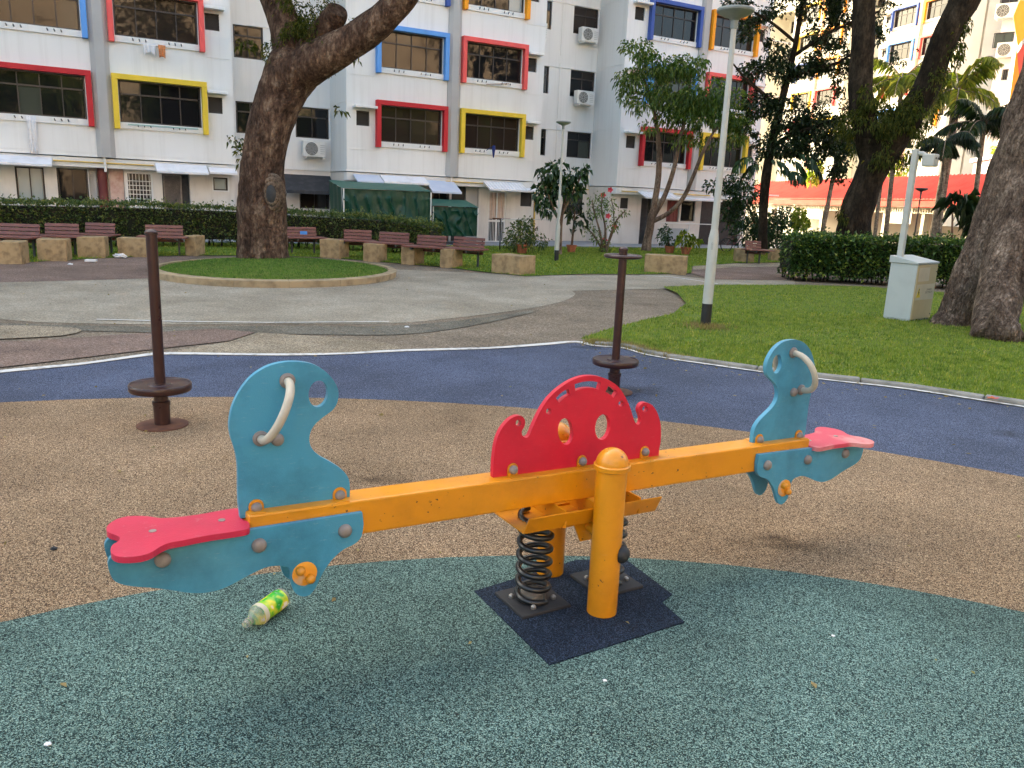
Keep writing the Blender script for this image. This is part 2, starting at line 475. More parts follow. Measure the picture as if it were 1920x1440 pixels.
# seesaw
M['cyan'] = paint("blue_plastic_panel", (.062, .285, .43, 1), (.085, .265, .345, 1), 0.42, 2.6, .42, .72, 220, .10, .4, scuff=.30, grime=.38)
M['cyan_edge'] = paint("bright_blue_panel_edge", (.09, .43, .58, 1), (.08, .38, .5, 1), 0.4, 3)
M['redp'] = paint("red_plastic_panel", (.62, .012, .038, 1), (.52, .012, .036, 1), 0.36, 2.2, .45, .8, 240, .06, .45, scuff=.14, grime=.2)
M['redseat'] = paint("pinkish_red_plastic_seat", (.56, .022, .065, 1), (.50, .035, .08, 1), 0.42, 4, .4, .8, 200, .12, .4, scuff=.2, grime=.2)
M['redfade'] = paint("sun_bleached_red_plastic", (.60, .06, .10, 1), (.66, .27, .25, 1), 0.5, 6.5, .47, .66, 200, .12, .4)
M['yel'] = paint("orange_yellow_gloss_paint", (.72, .27, .006, 1), (.62, .225, .008, 1), 0.30, 3, .45, .85, 300, .03, .5, coat=.2, scuff=.12, chips=1.0, grime=.22)
M['yelworn'] = paint("worn_orange_paint", (.80, .31, .02, 1), (.60, .36, .20, 1), 0.5, 22, .5, .62)
M['bolt'] = paint("grey_bolt_cap", (.21, .17, .15, 1), (.28, .24, .21, 1), 0.45, 20, .4, .7)
M['handle'] = paint("cream_plastic_grip", (.50, .45, .36, 1), (.38, .32, .24, 1), 0.45, 12, .45, .75)
M['spring'] = paint("black_spring_steel", (.010, .010, .011, 1), (.03, .028, .026, 1), 0.28, 14, .5, .8, spec=.6)
M['plate'] = paint("dark_rubber_plate", (.018, .018, .021, 1), (.032, .031, .033, 1), 0.7, 12)
M['steel'] = paint("zinc_steel", (.35, .34, .32, 1), (.22, .2, .18, 1), 0.4, 30, metal=.8)
# rubber and paving
M['rub_green'] = rubber("green_rubber_granules", (.013, .030, .029, 1), (.105, .185, .165, 1), (.27, .40, .355, 1), 300, .30)
M['rub_brown'] = rubber("tan_rubber_granules", (.075, .046, .027, 1), (.335, .212, .120, 1), (.66, .485, .31, 1), 310, .22, .3, stains=((1485, 1030, .34, .13), (1440, 1015, .12, .06), (700, 905, .3, .1)))
M['rub_blue'] = rubber("blue_rubber_granules", (.028, .037, .064, 1), (.088, .110, .185, 1), (.20, .232, .335, 1), 300, .25, .2, stains=((1893, 818, .22, .14), (1190, 735, .35, .25), (1110, 655, .3, .12)))
M['rub_navy'] = rubber("navy_rubber_patch", (0.0048, 0.0084, 0.0156, 1), (0.0144, 0.0264, 0.0540, 1), (0.0420, 0.0660, 0.1080, 1), 294, .2, .6)
M['pave_grey'] = rubber("worn_grey_paving", (.275, .24, .185, 1), (.36, .315, .245, 1), (.46, .41, .325, 1), 70, .22, .1)
M['pave_brown'] = rubber("brown_granular_paving", (.15, .118, .084, 1), (.245, .195, .142, 1), (.37, .30, .23, 1), 80, .30, .15)
M['pave_tan'] = rubber("tan_granular_paving", (0.2100, 0.1680, 0.1190, 1), (0.3640, 0.3010, 0.2170, 1), (0.5600, 0.4760, 0.3500, 1), 110, .3, .4)
M['pave_red'] = rubber("reddish_rubber_paving", (.145, .10, .078, 1), (.25, .172, .138, 1), (.36, .265, .22, 1), 110, .3, .25)
M['pave_dark'] = rubber("dark_worn_edge_paving", (.11, .10, .078, 1), (.19, .172, .135, 1), (.28, .255, .205, 1), 90, .35, .35)
# plants
M['grass'] = leafmat("grass_blades", (.115, .175, .024, 1), (.22, .285, .042, 1), (.38, .35, .095, 1), .35, .6, .2, 5.5)
M['grass_dry'] = leafmat("dry_grass_blades", (.20, .14, .06, 1), (.33, .25, .12, 1), (.15, .15, .04, 1), .3, .7, .15)
M['grass_isl'] = leafmat("island_grass_blades", (.055, .14, .025, 1), (.12, .21, .04, 1), (.18, .24, .065, 1), .3, .6, .2, 5)
M['hedge'] = leafmat("hedge_leaf", (.04, .075, .02, 1), (.115, .155, .04, 1), (.25, .25, .065, 1), .2, .45)
M['hedge2'] = leafmat("broad_hedge_leaf", (.026, .06, .017, 1), (.065, .125, .028, 1), (.25, .31, .05, 1), .2, .4)
M['hedge_in'] = paint("dark_hedge_core_and_stems", (.012, .014, .007, 1), (.03, .022, .014, 1), 0.95, 9)
M['leaf_mid'] = leafmat("mid_green_leaf", (.05, .10, .018, 1), (.13, .20, .032, 1), (.30, .32, .08, 1), .3, .4)
M['leaf_dark'] = leafmat("dark_glossy_leaf", (.012, .025, .009, 1), (.026, .045, .014, 1), (.055, .08, .02, 1), .1, .4, .25)
M['leaf_deep'] = leafmat("deep_green_leaf", (.016, .042, .013, 1), (.032, .07, .02, 1), (.065, .117, .026, 1), .18, .35)
M['leaf_fern'] = leafmat("fern_leaf", (.034, .05, .010, 1), (.085, .10, .018, 1), (.18, .165, .03, 1), .3, .55, .15)
M['leaf_palm'] = leafmat("palm_leaflet", (.09, .12, .018, 1), (.24, .26, .04, 1), (.5, .44, .09, 1), .4, .45)
M['leaf_palm_dark'] = leafmat("dark_palm_leaflet", (.010, .030, .012, 1), (.025, .05, .018, 1), (.06, .08, .02, 1), .2, .45)
M['leaf_lime'] = leafmat("lime_leaf", (.12, .17, .02, 1), (.28, .33, .04, 1), (.4, .4, .07, 1), .4, .45)
M['flower'] = leafmat("pink_red_petal", (.55, .03, .06, 1), (.62, .06, .10, 1), None, .3, .5)
M['bark_isl'] = bark("reddish_brown_bark", (.034, .024, .018, 1), (.112, .071, .051, 1), (.29, .22, .16, 1), 7, .45, 1.0, .05)
M['bark_big'] = bark("grey_fissured_bark", (.075, .056, .045, 1), (.20, .155, .125, 1), (.40, .335, .28, 1), 9, .5, 1.0, .06, .75)
M['bark_dark'] = bark("dark_mossy_bark", (.012, .010, .007, 1), (.030, .024, .016, 1), (.07, .055, .038, 1), 6, .4)
M['bark_thin'] = bark("thin_brown_bark", (.09, .06, .045, 1), (.20, .145, .11, 1), (.32, .25, .19, 1), 14, .3, .4, .01)
M['bark_palm'] = bark("palm_stem", (.10, .085, .07, 1), (.24, .21, .17, 1), (.42, .38, .31, 1), 10, .9, .3, .01)
M['knot'] = bark("callus_knot_bark", (.07, .05, .037, 1), (.145, .112, .085, 1), (.24, .19, .145, 1), 9, .8, .5, .015)

# ================================================================ facade survey (block behind the playground)
TH = 1.07
FA = Vector((math.sin(TH), math.cos(TH), 0)); FN = Vector((math.cos(TH), -math.sin(TH), 0))
FN0 = G(930, 457).dot(FN)
def FP(u, n, z): return FA * u + FN * (FN0 + n) + Vector((0, 0, z))
def FU(x, y, n=0.0):
    q = onplane(x, y, FN * (FN0 + n), FN); return q.dot(FA), q.z

# ================================================================ ground
def sheet(name, pts, z, mat, kind="structure", label=None):
    b = MB(); b.poly([(p[0], p[1], z) for p in pts])
    o = b.build(name, mat, kind=kind)
    return o
def area(pts): return sum(pts[i][0] * pts[(i + 1) % len(pts)][1] - pts[(i + 1) % len(pts)][0] * pts[i][1] for i in range(len(pts)))
def ccw(pts): return pts if area(pts) > 0 else pts[::-1]
def px(lst, z=0.0): return [(G(x, y, z).x, G(x, y, z).y) for x, y in lst]
def disc(c, r, n=96): return [(c[0] + r * math.cos(2 * math.pi * i / n), c[1] + r * math.sin(2 * math.pi * i / n)) for i in range(n)]
def smooth2(pts, n=5): return [tuple(p) for p in spline(pts, n)]

M['ground'] = paint("far_ground_asphalt", (.12, .115, .10, 1), (.075, .07, .06, 1), 0.9, 1.5, .4, .7, 40, .2, .1, world=True)
sheet("ground", [(-160, -120), (200, -120), (200, 260), (-160, 260)], -0.03, M['ground'])
sheet("plaza_paving", [(-26, 3), (14, 3), (14, 26), (-26, 26)], -0.004, M['pave_brown'])
gp = smooth2(px([(-60, 592), (60, 603), (200, 607), (350, 608), (500, 607), (730, 606), (850, 596), (980, 580), (1050, 566), (1078, 553), (1072, 545)]), 4)
gp2 = px([(1250, 541), (1330, 537), (1490, 537), (1490, 524), (1330, 524), (1255, 515), (1000, 516), (900, 512), (740, 505), (560, 488), (330, 492), (285, 521), (150, 525), (-60, 530)])
sheet("grey_paving", ccw(gp + gp2), 0.000, M['pave_grey'])
sheet("reddish_paving", ccw(px([(-60, 531), (150, 526), (287, 522), (300, 500), (370, 482), (345, 478), (0, 492), (-60, 496)])), 0.004, M['pave_red'])
ed = smooth2(px([(-60, 604), (200, 612), (500, 612), (740, 611), (870, 600), (1000, 582)]), 4)
ed2 = smooth2(px([(1000, 586), (880, 612), (740, 628), (500, 626), (200, 622), (-60, 610)]), 4)
sheet("dark_paving_edge", ccw(ed + ed2), 0.004, M['pave_dark'])
sheet("tan_paving", ccw(smooth2(px([(-60, 612), (60, 612), (150, 618), (120, 630), (0, 637), (-60, 640), (-60, 612)]), 4)[:-1]), 0.010, M['pave_tan'])
sheet("reddish_rubber", ccw(px([(-60, 641), (60, 640), (230, 628), (400, 617), (478, 624), (430, 640), (330, 651), (200, 666), (0, 690), (-60, 700)])), 0.007, M['pave_red'])
sheet("tan_rubber", ccw(px([(335, 658), (430, 642), (484, 625), (600, 632), (720, 643), (760, 655), (640, 664), (330, 664)])), 0.010, M['pave_tan'])
outer_px = [(-120, 720), (0, 703), (150, 688), (267, 672), (317, 668), (520, 670), (640, 668), (753, 662), (920, 657), (1020, 650), (1080, 645), (1113, 652), (1165, 656), (1207, 668), (1262, 678), (1318, 686), (1437, 703), (1560, 718), (1700, 734), (1920, 768)]
outer = px(outer_px)
outer_all = [(-7.5, -8), (-7.0, 3.4)] + outer + [(6.2, 5.7), (9.0, 3.4), (9, -8)]
sheet("blue_rubber", ccw(outer_all), 0.016, M['rub_blue'])
sheet("tan_rubber_band", disc((-0.92, -1.38), 7.5), 0.020, M['rub_brown'])
sheet("green_rubber", disc((0.51, -0.56), 3.95), 0.024, M['rub_green'])
GZ = 0.024
def ribbon(name, pts, w, z, mat, kind="structure"):
    b = MB(); pts = [Vector((p[0], p[1], z)) for p in pts]
    L_ = []; R_ = []
    for i, p in enumerate(pts):
        t = (pts[min(i + 1, len(pts) - 1)] - pts[max(i - 1, 0)]).normalized(); s = Vector((-t.y, t.x, 0))
        ww = w * (1 + 0.35 * noise.noise(p * 1.7))
        L_.append(p + s * ww * .75); R_.append(p - s * ww * .25)
    n = len(pts)
    b.add(L_ + R_, [(i, n + i, n + i + 1, i + 1) for i in range(n - 1)])
    return b.build(name, mat, kind=kind)
ol = [tuple(p) for p in spline(outer, 4)]
split = 11 * 4
ribbon("white_edge_line", ol[:split + 1], 0.10, 0.026, M['whiteline'])
ribbon("white_edge_line", ol[split:] + [tuple(p) for p in spline([outer[-1], (6.2, 5.7), (9.0, 3.4)], 6)][1:], 0.05, 0.026, M['whiteline'])
ribbon("white_path_line", px([(1200, 517), (1260, 520), (1330, 530), (1345, 533)]), 0.07, 0.010, M['whiteline'])
ribbon("white_path_line", px([(180, 600), (330, 604), (500, 606), (660, 605), (730, 604)]), 0.045, 0.010, M['whiteline'])
# navy rubber patch round the seesaw foot (two overlapping squares, slightly raised cut edge)
nb = MB()
npx = [(890, 1110), (1030, 1248), (1283, 1168), (1240, 1131), (1260, 1116), (1172, 1050), (1080, 1052)]
npt = [(p.x, p.y) for p in [G(x, y, GZ) for x, y in npx]]
nb.prism(ccw(npt), Vector((0, 0, 0)), Vector((1, 0, 0)), Vector((0, 1, 0)), Vector((0, 0, 1)), GZ - .02, GZ + .006)
nb.build("navy_rubber_patch", M['rub_navy'], kind="structure")

# ---------------------------------------------------------------- kerb by the lawn: separate stones
kl = [Vector((p[0], p[1], 0)) for p in spline(outer[11:] + [(6.2, 5.7), (9.0, 3.4)], 12)]
kroot = empty("kerb", kl[0], kind="structure")
acc = 0.0; seg = [kl[0]]; stones = []
for a, b_ in zip(kl, kl[1:]):
    acc += (b_ - a).length; seg.append(b_)
    if acc > 0.95: stones.append(seg); seg = [b_]; acc = 0
stones.append(seg)
lawn_edge = []
for si, s in enumerate(stones):
    b = MB(); A_ = []; B_ = []
    hgt = 0.055 + 0.012 * random.random()
    for i, p in enumerate(s):
        t = (s[min(i + 1, len(s) - 1)] - s[max(i - 1, 0)]).normalized(); nrm = Vector((-t.y, t.x, 0))
        if i == 0: p = p + t * 0.006
        if i == len(s) - 1: p = p - t * 0.006
        A_.append(p + nrm * 0.045); B_.append(p + nrm * 0.15)
        lawn_edge.append(p + nrm * 0.14)
    n = len(s); z0, z1 = -0.03, hgt
    vs = [q + Vector((0, 0, z)) for z in (z0, z1) for row in (A_, B_) for q in row]
    fs = []
    for i in range(n - 1):
        fs += [(i, i + 1, 2 * n + i + 1, 2 * n + i), (n + i + 1, n + i, 3 * n + i, 3 * n + i + 1), (2 * n + i, 2 * n + i + 1, 3 * n + i + 1, 3 * n + i)]
    fs += [(0, 2 * n, 3 * n, n), (n - 1, 2 * n - 1, 4 * n - 1, 3 * n - 1)]
    b.add(vs, fs)
    b.build("kerb_stone", M['kerb'], kroot, bevel=0.012)
# ---------------------------------------------------------------- lawns
le = [(p.x, p.y) for p in lawn_edge]
rl = px([(1088, 640), (1140, 622), (1200, 606), (1262, 592), (1286, 572), (1270, 553), (1243, 541), (1330, 537), (1480, 537), (1620, 540)])
right_lawn = ccw(le + [(11, 4), (16, 9), (15, 17), (9.5, 17.4)] + rl[::-1])
sheet("lawn", right_lawn, 0.035, M['lawn'], "structure")
bl_front = [(-13, 12.5), (-10.6, 14.6), (-9.95, 15.6), (-9.6, 16.5), (-9.2, 17.4), (-8.7, 18.3), (-7.8, 19.3), (-6.3, 20.2), (-4.7, 20.4), (-3.57, 19.8), (-2.63, 19.4), (-1.68, 18.95), (-0.7, 18.1), (0.2, 17.5)] + px([(1100, 514), (1200, 515), (1296, 513), (1298, 500), (1378, 494), (1480, 492), (1490, 482)])
APN = 1.7
bl_back = [tuple(FP(u, APN, 0).xy) for u in (26, 20, 12, 4, -4, -10)]
back_lawn = ccw(bl_front + bl_back)
sheet("back_lawn", back_lawn, 0.012, M['lawn_far'], "structure")
sheet("far_path", ccw(px([(1298, 513), (1300, 501), (1378, 496), (1500, 494), (1600, 500), (1600, 520), (1490, 526), (1330, 524)])), 0.008, M['pave_red'])
sheet("tan_path_edge", ccw(px([(1299, 500), (1378, 495), (1500, 493), (1500, 500), (1378, 502), (1300, 507)])), 0.016, M['pave_tan'])
ab = MB(); Mx = [FP(u, n, 0) for u, n in ((-40, -2.6), (30, -2.6), (30, APN), (-40, APN))]
ab.prism([(p.x, p.y) for p in Mx], Vector(), Vector((1, 0, 0)), Vector((0, 1, 0)), Vector((0, 0, 1)), -0.02, 0.05)
ab.build("concrete_apron", M['apron'], kind="structure")
# island: kerb ring of curved stones and a grassy mound
IC, IR, IY = Vector((-4.75, 15.95, 0)), 2.32, 1.13
iroot = empty("island_kerb", IC, kind="structure")
NI = 16
for k in range(NI):
    b = MB(); a0 = 2 * math.pi * k / NI + .0012; a1 = 2 * math.pi * (k + 1) / NI - .0012
    vs = []; m = 8
    for j in range(m):
        a = a0 + (a1 - a0) * j / (m - 1)
        for r, z in ((IR - .02, -.03), (IR, .115), (IR - .16, .13), (IR - .18, -.03)):
            vs.append(IC + Vector((math.cos(a) * r, math.sin(a) * r * IY, z)))
    fs = []
    for j in range(m - 1):
        for q in range(3): fs.append((j * 4 + q, (j + 1) * 4 + q, (j + 1) * 4 + q + 1, j * 4 + q + 1))
    fs += [(0, 1, 2, 3), ((m - 1) * 4 + 3, (m - 1) * 4 + 2, (m - 1) * 4 + 1, (m - 1) * 4)]
    b.add(vs, fs); b.build("kerb_stone", M['kerb_tan'], iroot, bevel=0.004)
def island_z(x, y):
    r = math.hypot(x - IC.x, (y - IC.y) / IY) / (IR - .15)
    return 0.09 + 0.16 * max(0, 1 - r * r)
b = MB(); vs = [IC + Vector((0, 0, .25))]; fs = []
for i in range(1, 9):
    for k in range(40):
        a = 2 * math.pi * k / 40; r = (IR - .15) * i / 8
        x, y = IC.x + math.cos(a) * r, IC.y + math.sin(a) * r * IY
        vs.append(Vector((x, y, island_z(x, y))))
for k in range(40): fs.append((0, 1 + k, 1 + (k + 1) % 40))
for i in range(7):
    for k in range(40):
        l = (k + 1) % 40; fs.append((1 + i * 40 + k, 1 + (i + 1) * 40 + k, 1 + (i + 1) * 40 + l, 1 + i * 40 + l))
b.add(vs, fs); b.build("island_lawn", M['lawn'], smooth=True, kind="structure")

# ---------------------------------------------------------------- grass blades (one mass per lawn)
def inside(pts, poly):
    x, y = pts[:, 0], pts[:, 1]; r = np.zeros(len(pts), bool); n = len(poly)
    for i in range(n):
        x0, y0 = poly[i]; x1, y1 = poly[(i + 1) % n]
        if y0 == y1: continue
        c = ((y0 > y) != (y1 > y)) & (x < (x1 - x0) * (y - y0) / (y1 - y0) + x0); r ^= c
    return r
def in_view(p, margin=120, side=0):
    v = p - np.array(EYE); z = v @ np.array(FW)
    X = 960 + FPX * (v @ np.array(RI)) / np.maximum(z, .01); Y = 720 - FPX * (v @ np.array(UI)) / np.maximum(z, .01)
    return (z > .2) & (X > -margin - side) & (X < 1920 + margin + side) & (Y > -margin) & (Y < 1440 + margin)
def blades(name, pos, length, width, mat, label=None, lean=0.9):
    n = len(pos)
    a = RNG.uniform(0, 2 * np.pi, n); L = length * RNG.uniform(.5, 1.3, n); W = width * RNG.uniform(.6, 1.3, n)
    ln = RNG.uniform(.1, lean, n)
    d = np.stack([np.cos(a), np.sin(a), np.zeros(n)], 1); s = np.stack([-np.sin(a), np.cos(a), np.zeros(n)], 1)
    tip = pos + d * (L * ln)[:, None] + np.array([0, 0, 1]) * (L * (1 - .6 * ln))[:, None]
    V = np.stack([pos - s * W[:, None] / 2, pos + s * W[:, None] / 2, tip], 1).reshape(-1, 3)
    F = np.arange(3 * n).reshape(n, 3)
    return np_mesh(name, V, F, mat, label=label, kind="stuff")
def scatter(poly, dens, z, ymax=None, ymin=None):
    P_ = np.array(poly); mn, mx = P_.min(0), P_.max(0)
    n = int((mx[0] - mn[0]) * (mx[1] - mn[1]) * dens)
    q = np.stack([RNG.uniform(mn[0], mx[0], n), RNG.uniform(mn[1], mx[1], n)], 1)
    q = q[inside(q, poly)]
    if ymax is not None: q = q[q[:, 1] < ymax]
    if ymin is not None: q = q[q[:, 1] >= ymin]
    p = np.c_[q, np.full(len(q), z)]
    return p[in_view(p, 160, 1100)]
pn = np.r_[scatter(right_lawn, 3400, .03, ymax=9.5), scatter(right_lawn, 2000, .03, ymin=9.5, ymax=13), scatter(right_lawn, 1100, .03, ymin=13)]
# thinner, uneven cover
keep = np.array([noise.noise(Vector((p[0] * 1.3, p[1] * 1.3, 0))) for p in pn]) > -0.62
pn = pn[keep]
wk = np.array([noise.noise(Vector((p[0] * .9 + 7, p[1] * .9, 3))) for p in pn]) > .18
blades("lawn_grass", pn[~wk], .05, .011, M['grass'])
blades("lawn_weeds", pn[wk][::2], .045, .024, M['grass'], lean=1.0)
pb = scatter(back_lawn, 420, .012)
blades("back_lawn_grass", pb, .06, .022, M['grass'])
pi_ = scatter([(x, IC.y + (y - IC.y) * IY) for x, y in disc((IC.x, IC.y), IR - .2, 40)], 2200, 0)
pi_[:, 2] = [island_z(x, y) - .01 for x, y, _ in pi_]
blades("island_grass", pi_, .05, .014, M['grass_isl'])
# dry tufts along the kerb and round the lamp foot
dp = []
for _ in range(2600):
    i = int(abs(random.gauss(0, .16)) * len(lawn_edge)) % len(lawn_edge)
    p = lawn_edge[i]; dp.append((p.x + random.gauss(-.03, .05), p.y + random.gauss(.0, .05), .02))
lampb = G(1322, 617)
for _ in range(900):
    dp.append((lampb.x + random.gauss(0, .16), lampb.y + random.gauss(-.06, .14), .03))
blades("dry_grass_tufts", np.array(dp), .075, .010, M['grass_dry'], lean=.7)

# ================================================================ seesaw
G1 = G(1127, 1158); G2 = G(1030, 1083)
SN = (G1 - G2); SL = SN.length; SN.normalize()
SD = Vector((-SN.y, SN.x, 0));
if SD.x < 0: SD = -SD
SM = (G1 + G2) / 2; SM.z = 0
Z = Vector((0, 0, 1))
def SP(x, y, t=0.0):
    q = onplane(x, y, SM + SN * t, SN); return ((q - SM).dot(SD), q.z)
def W(s, t, z): return SM + SD * s + SN * t + Z * z
TILT = -0.021
ss = empty("seesaw", SM, label="orange spring seesaw with blue dinosaur-like seat ends and red centre crest", cat="seesaw")
def zl(lst, ox=160, oy=640, sc=2.483): return [(ox + a / sc, oy + b / sc) for a, b in lst]
def closed_smooth(pts, n=4):
    m = len(pts); ext = [pts[-1]] + list(pts) + [pts[0], pts[1]]
    out = spline(ext, n); return [tuple(p) for p in out[n:n + m * n]]
def ell(cx, cy, rx, ry, rot=0, n=20):
    return [(cx + rx * math.cos(a) * math.cos(rot) - ry * math.sin(a) * math.sin(rot), cy + rx * math.cos(a) * math.sin(rot) + ry * math.sin(a) * math.cos(rot)) for a in [2 * math.pi * i / n for i in range(n)]]
def toS(pxs, t): return [SP(x, y, t) for x, y in pxs]
KR = 0.978                                                         # the far end is built a touch shorter
def mir(p): return (-p[0] * KR, p[1] + TILT * (-p[0] * KR - p[0]))
BW = 0.055                                                         # half beam width
# beam: tilted square tube
bz = 0.518; bh = 0.062
b = MB()
ends = (-1.315, 1.29)
b.add([W(s, t, bz + TILT * s + h) for s in ends for t in (-BW, BW) for h in (-bh, bh)],
      [(0, 2, 3, 1), (4, 5, 7, 6), (0, 1, 5, 4), (2, 6, 7, 3), (0, 4, 6, 2), (1, 3, 7, 5)])
b.build("beam", M['yel'], ss, bevel=.007)
# support posts with dome caps
for sgn, nm in ((1, "support_post"), (-1, "support_post")):
    c = W(0, sgn * SL / 2, 0); r = .0595
    b = MB(); b.lathe([(r, .02), (r, .63)], c, seg=32)
    post = b.build("support_post", M['yel'], ss, smooth=True)
    b = MB(); prof = [(r + .004, .622), (r + .010, .626), (r + .011, .642), (r + .006, .646)] + [((r + .003) * math.cos(a), .645 + .062 * math.sin(a)) for a in [i * math.pi / 2 / 9 for i in range(10)]]
    b.lathe(prof, c, seg=32); b.build("dome_cap", M['yel'], post, smooth=True)
    b = MB(); ax = (SN * sgn * .75 + SD * .66 * sgn).normalized()
    b.lathe([(.034, 0), (.036, .010), (.033, .022), (.022, .034), (.006, .040)], c + Z * .285 + ax * (r - .006), ax, seg=24)
    b.build("rubber_cap", M['black'], post, smooth=True)
# springs on base plates
for (bx_, by_) in ((1007, 1134), (1140, 1094)):
    g = G(bx_, by_, .03); s0 = (g - SM).dot(SD)
    t0 = 0.0
    c = W(s0, t0, 0); b = MB()
    H0, H1, turns, r = .045, .405 + TILT * s0, 6.6, .063
    pts = []
    for i in range(int(turns * 24) + 1):
        a = 2 * math.pi * i / 24 + 1.1; f = i / (turns * 24)
        zz = H0 + (H1 - H0) * f
        pts.append(c + SD * (r * math.cos(a)) + SN * (r * math.sin(a)) + Z * zz)
    b.tube(pts, .0122, 10)
    sp_ = b.build("spring", M['spring'], ss, smooth=True)
    b = MB(); b.frame_box(c + Z * GZ, SD, SN, Z, (-.112, .112, -.112, .112, 0.004, .018)); b.build("base_plate", M['plate'], sp_, bevel=.003)
    b = MB(); b.lathe([(.052, .018 + GZ), (.05, .05 + GZ)], c, seg=24)
    for k in range(4):
        a = k * math.pi / 2 + .5; b.lathe([(.011, .018 + GZ), (.011, .028 + GZ), (.005, .034 + GZ)], c + SD * (.085 * math.cos(a)) + SN * (.085 * math.sin(a)), seg=8)
    b.build("clamp_bolt", M['steel'], sp_, smooth=True)
# folded tray under the beam
b = MB()
tz = bz - bh
for (sa, sb) in ((-.335, -.0), (.0, .30)):
    prof = [(-.135, tz - .005), (-.115, tz - .075), (.115, tz - .075), (.150, tz - .005)]
    th = .006
    vs = [W(s, t, z + TILT * s + o) for s in (sa, sb) for o in (0, th) for t, z in prof]
    fs = []
    for i in range(3):
        fs += [(i, i + 1, 8 + i + 1, 8 + i), (4 + i + 1, 4 + i, 12 + i, 12 + i + 1), (i, 4 + i, 4 + i + 1, i + 1), (8 + i, 8 + i + 1, 12 + i + 1, 12 + i)]
    fs += [(0, 8, 12, 4), (3, 7, 15, 11)]
    b.add(vs, fs)
b.frame_box(W(0, 0, 0), SD, SN, Z, (-.005, .005, -.11, .11, tz - .07, tz - .002))
b.frame_box(W(0, 0, 0), SD, SN, Z, (-.16, -.152, -.11, .13, tz - .07, tz - .002))
b.frame_box(W(0, 0, 0), SD, SN, Z, (.20, .208, -.11, .13, tz - .07, tz - .002))
tray = b.build("spring_tray", M['yel'], ss)
b = MB()
for s_ in (-.27, -.225, .16, .21):
    o = W(s_, .05, tz - .068 + TILT * s_); b.lathe([(.011, 0), (.011, .010), (.006, .010), (.006, .02)], o, seg=6)
b.build("nut", M['steel'], tray)
# pivot axle and its gussets between the posts
b = MB(); b.tube([W(0, -SL / 2 + .05, tz - .11), W(0, SL / 2 - .05, tz - .11)], .022, 16)
for t in (-.07, .07):
    b.prism([(-.09, -.0), (.09, 0), (.04, -.11), (-.04, -.11)], W(0, t, tz - .06), SD, Z, SN, -.004, .004)
b.build("pivot_axle", M['yel'], ss, smooth=True)

def add_bolt(parent, s, t, z, r=.0245, sg=1):
    b = MB(); b.lathe([(r, 0), (r, .004), (r * .93, .010), (r * .62, .0165), (r * .2, .0195)], W(s, t, z), SN * sg, seg=18)
    return b.build("bolt", M['bolt'], parent, smooth=True)
def tab(parent, s, z0, z1, t, sg, w=.0235):
    """round-topped steel lug bolted through an upright panel"""
    n = 10
    pts = [(s - w, z0), (s + w, z0)] + [(s + w * math.cos(a), z1 - w + w * math.sin(a)) for a in [math.pi * i / n for i in range(n + 1)]]
    b = MB(); b.prism(pts, W(0, t, 0), SD, Z, SN * sg, 0, .007)
    b.frame_box(W(s, t, z0), SD, SN * sg, Z, (-w, w, .0065, .040, 0, .007))
    return b.build("lug", M['yel'], parent, bevel=.002)

up_px = zl([(722, 825), (714, 760), (712, 700), (711, 600), (705, 540), (692, 490), (676, 440), (671, 380), (684, 310), (710, 250), (750, 190), (800, 145), (860, 113), (930, 97), (1000, 96), (1060, 107), (1110, 134), (1150, 173), (1174, 215), (1180, 250), (1172, 290), (1150, 322), (1110, 352), (1072, 385), (1050, 420), (1043, 460), (1056, 500), (1092, 535), (1140, 562), (1185, 590), (1215, 620), (1231, 660), (1231, 745), (1229, 768)])
upS = toS(up_px, .012)
upS = [upS[0]] + [tuple(p) for p in spline(upS[1:], 3)][0:]
eyeS = closed_smooth(toS(zl(ell(1085, 245, 45, 62, .12)), .012), 2)
side_px = zl([(1290, 797), (1296, 850), (1286, 908), (1252, 944), (1204, 968), (1165, 1000), (1130, 1040), (1105, 1080), (1085, 1120), (1070, 1150), (1045, 1180), (1012, 1188), (982, 1175), (966, 1150), (958, 1110), (955, 1075), (940, 1052), (905, 1045), (850, 1050), (800, 1070), (740, 1100), (680, 1133), (620, 1158), (560, 1170), (500, 1172), (440, 1165), (380, 1155), (300, 1147), (220, 1141), (165, 1130), (130, 1110), (111, 1070), (105, 1032), (122, 1003), (160, 985)])
TP = BW + .011
sideS = toS(side_px, TP + .009)
seat_z = sum(SP(160 + x / 2.483, 640 + y / 2.483, TP + .009)[1] for x, y in ((760, 880), (1290, 797))) / 2
sideS = [sideS[0]] + [tuple(p) for p in spline(sideS[1:], 3)] + [SP(*zl([(760, 880)])[0], TP + .009)]
SZ = seat_z + .018
seat_px = zl([(716, 778), (640, 785), (560, 800), (480, 812), (400, 820), (350, 822), (300, 815), (250, 812), (190, 815), (140, 830), (105, 855), (98, 875), (110, 890), (143, 902), (160, 914), (152, 930), (128, 945), (118, 965), (122, 985), (148, 1000), (200, 1003), (260, 997), (310, 980), (350, 955), (390, 938), (460, 925), (560, 905), (660, 890), (745, 876), (765, 862), (758, 838), (730, 826)])
seatW = [G(x, y, SZ) for x, y in seat_px]
seatS = closed_smooth([((p - SM).dot(SD), (p - SM).dot(SN)) for p in seatW], 3)
hand_t, hand_b = SP(*zl([(940, 183)])[0], .012), SP(*zl([(816, 452)])[0], .012)
boltP = SP(*zl([(897, 460)])[0], .02)
sideB = [SP(*zl([q])[0], TP + .02) for q in ((362, 1023), (812, 955), (1213, 887))]
tabs = [(SP(*zl([(798, 775)])[0], .022)), (SP(*zl([(1187, 717)])[0], .022))]
foot = SP(*zl([(1025, 1087)])[0], TP + .02)
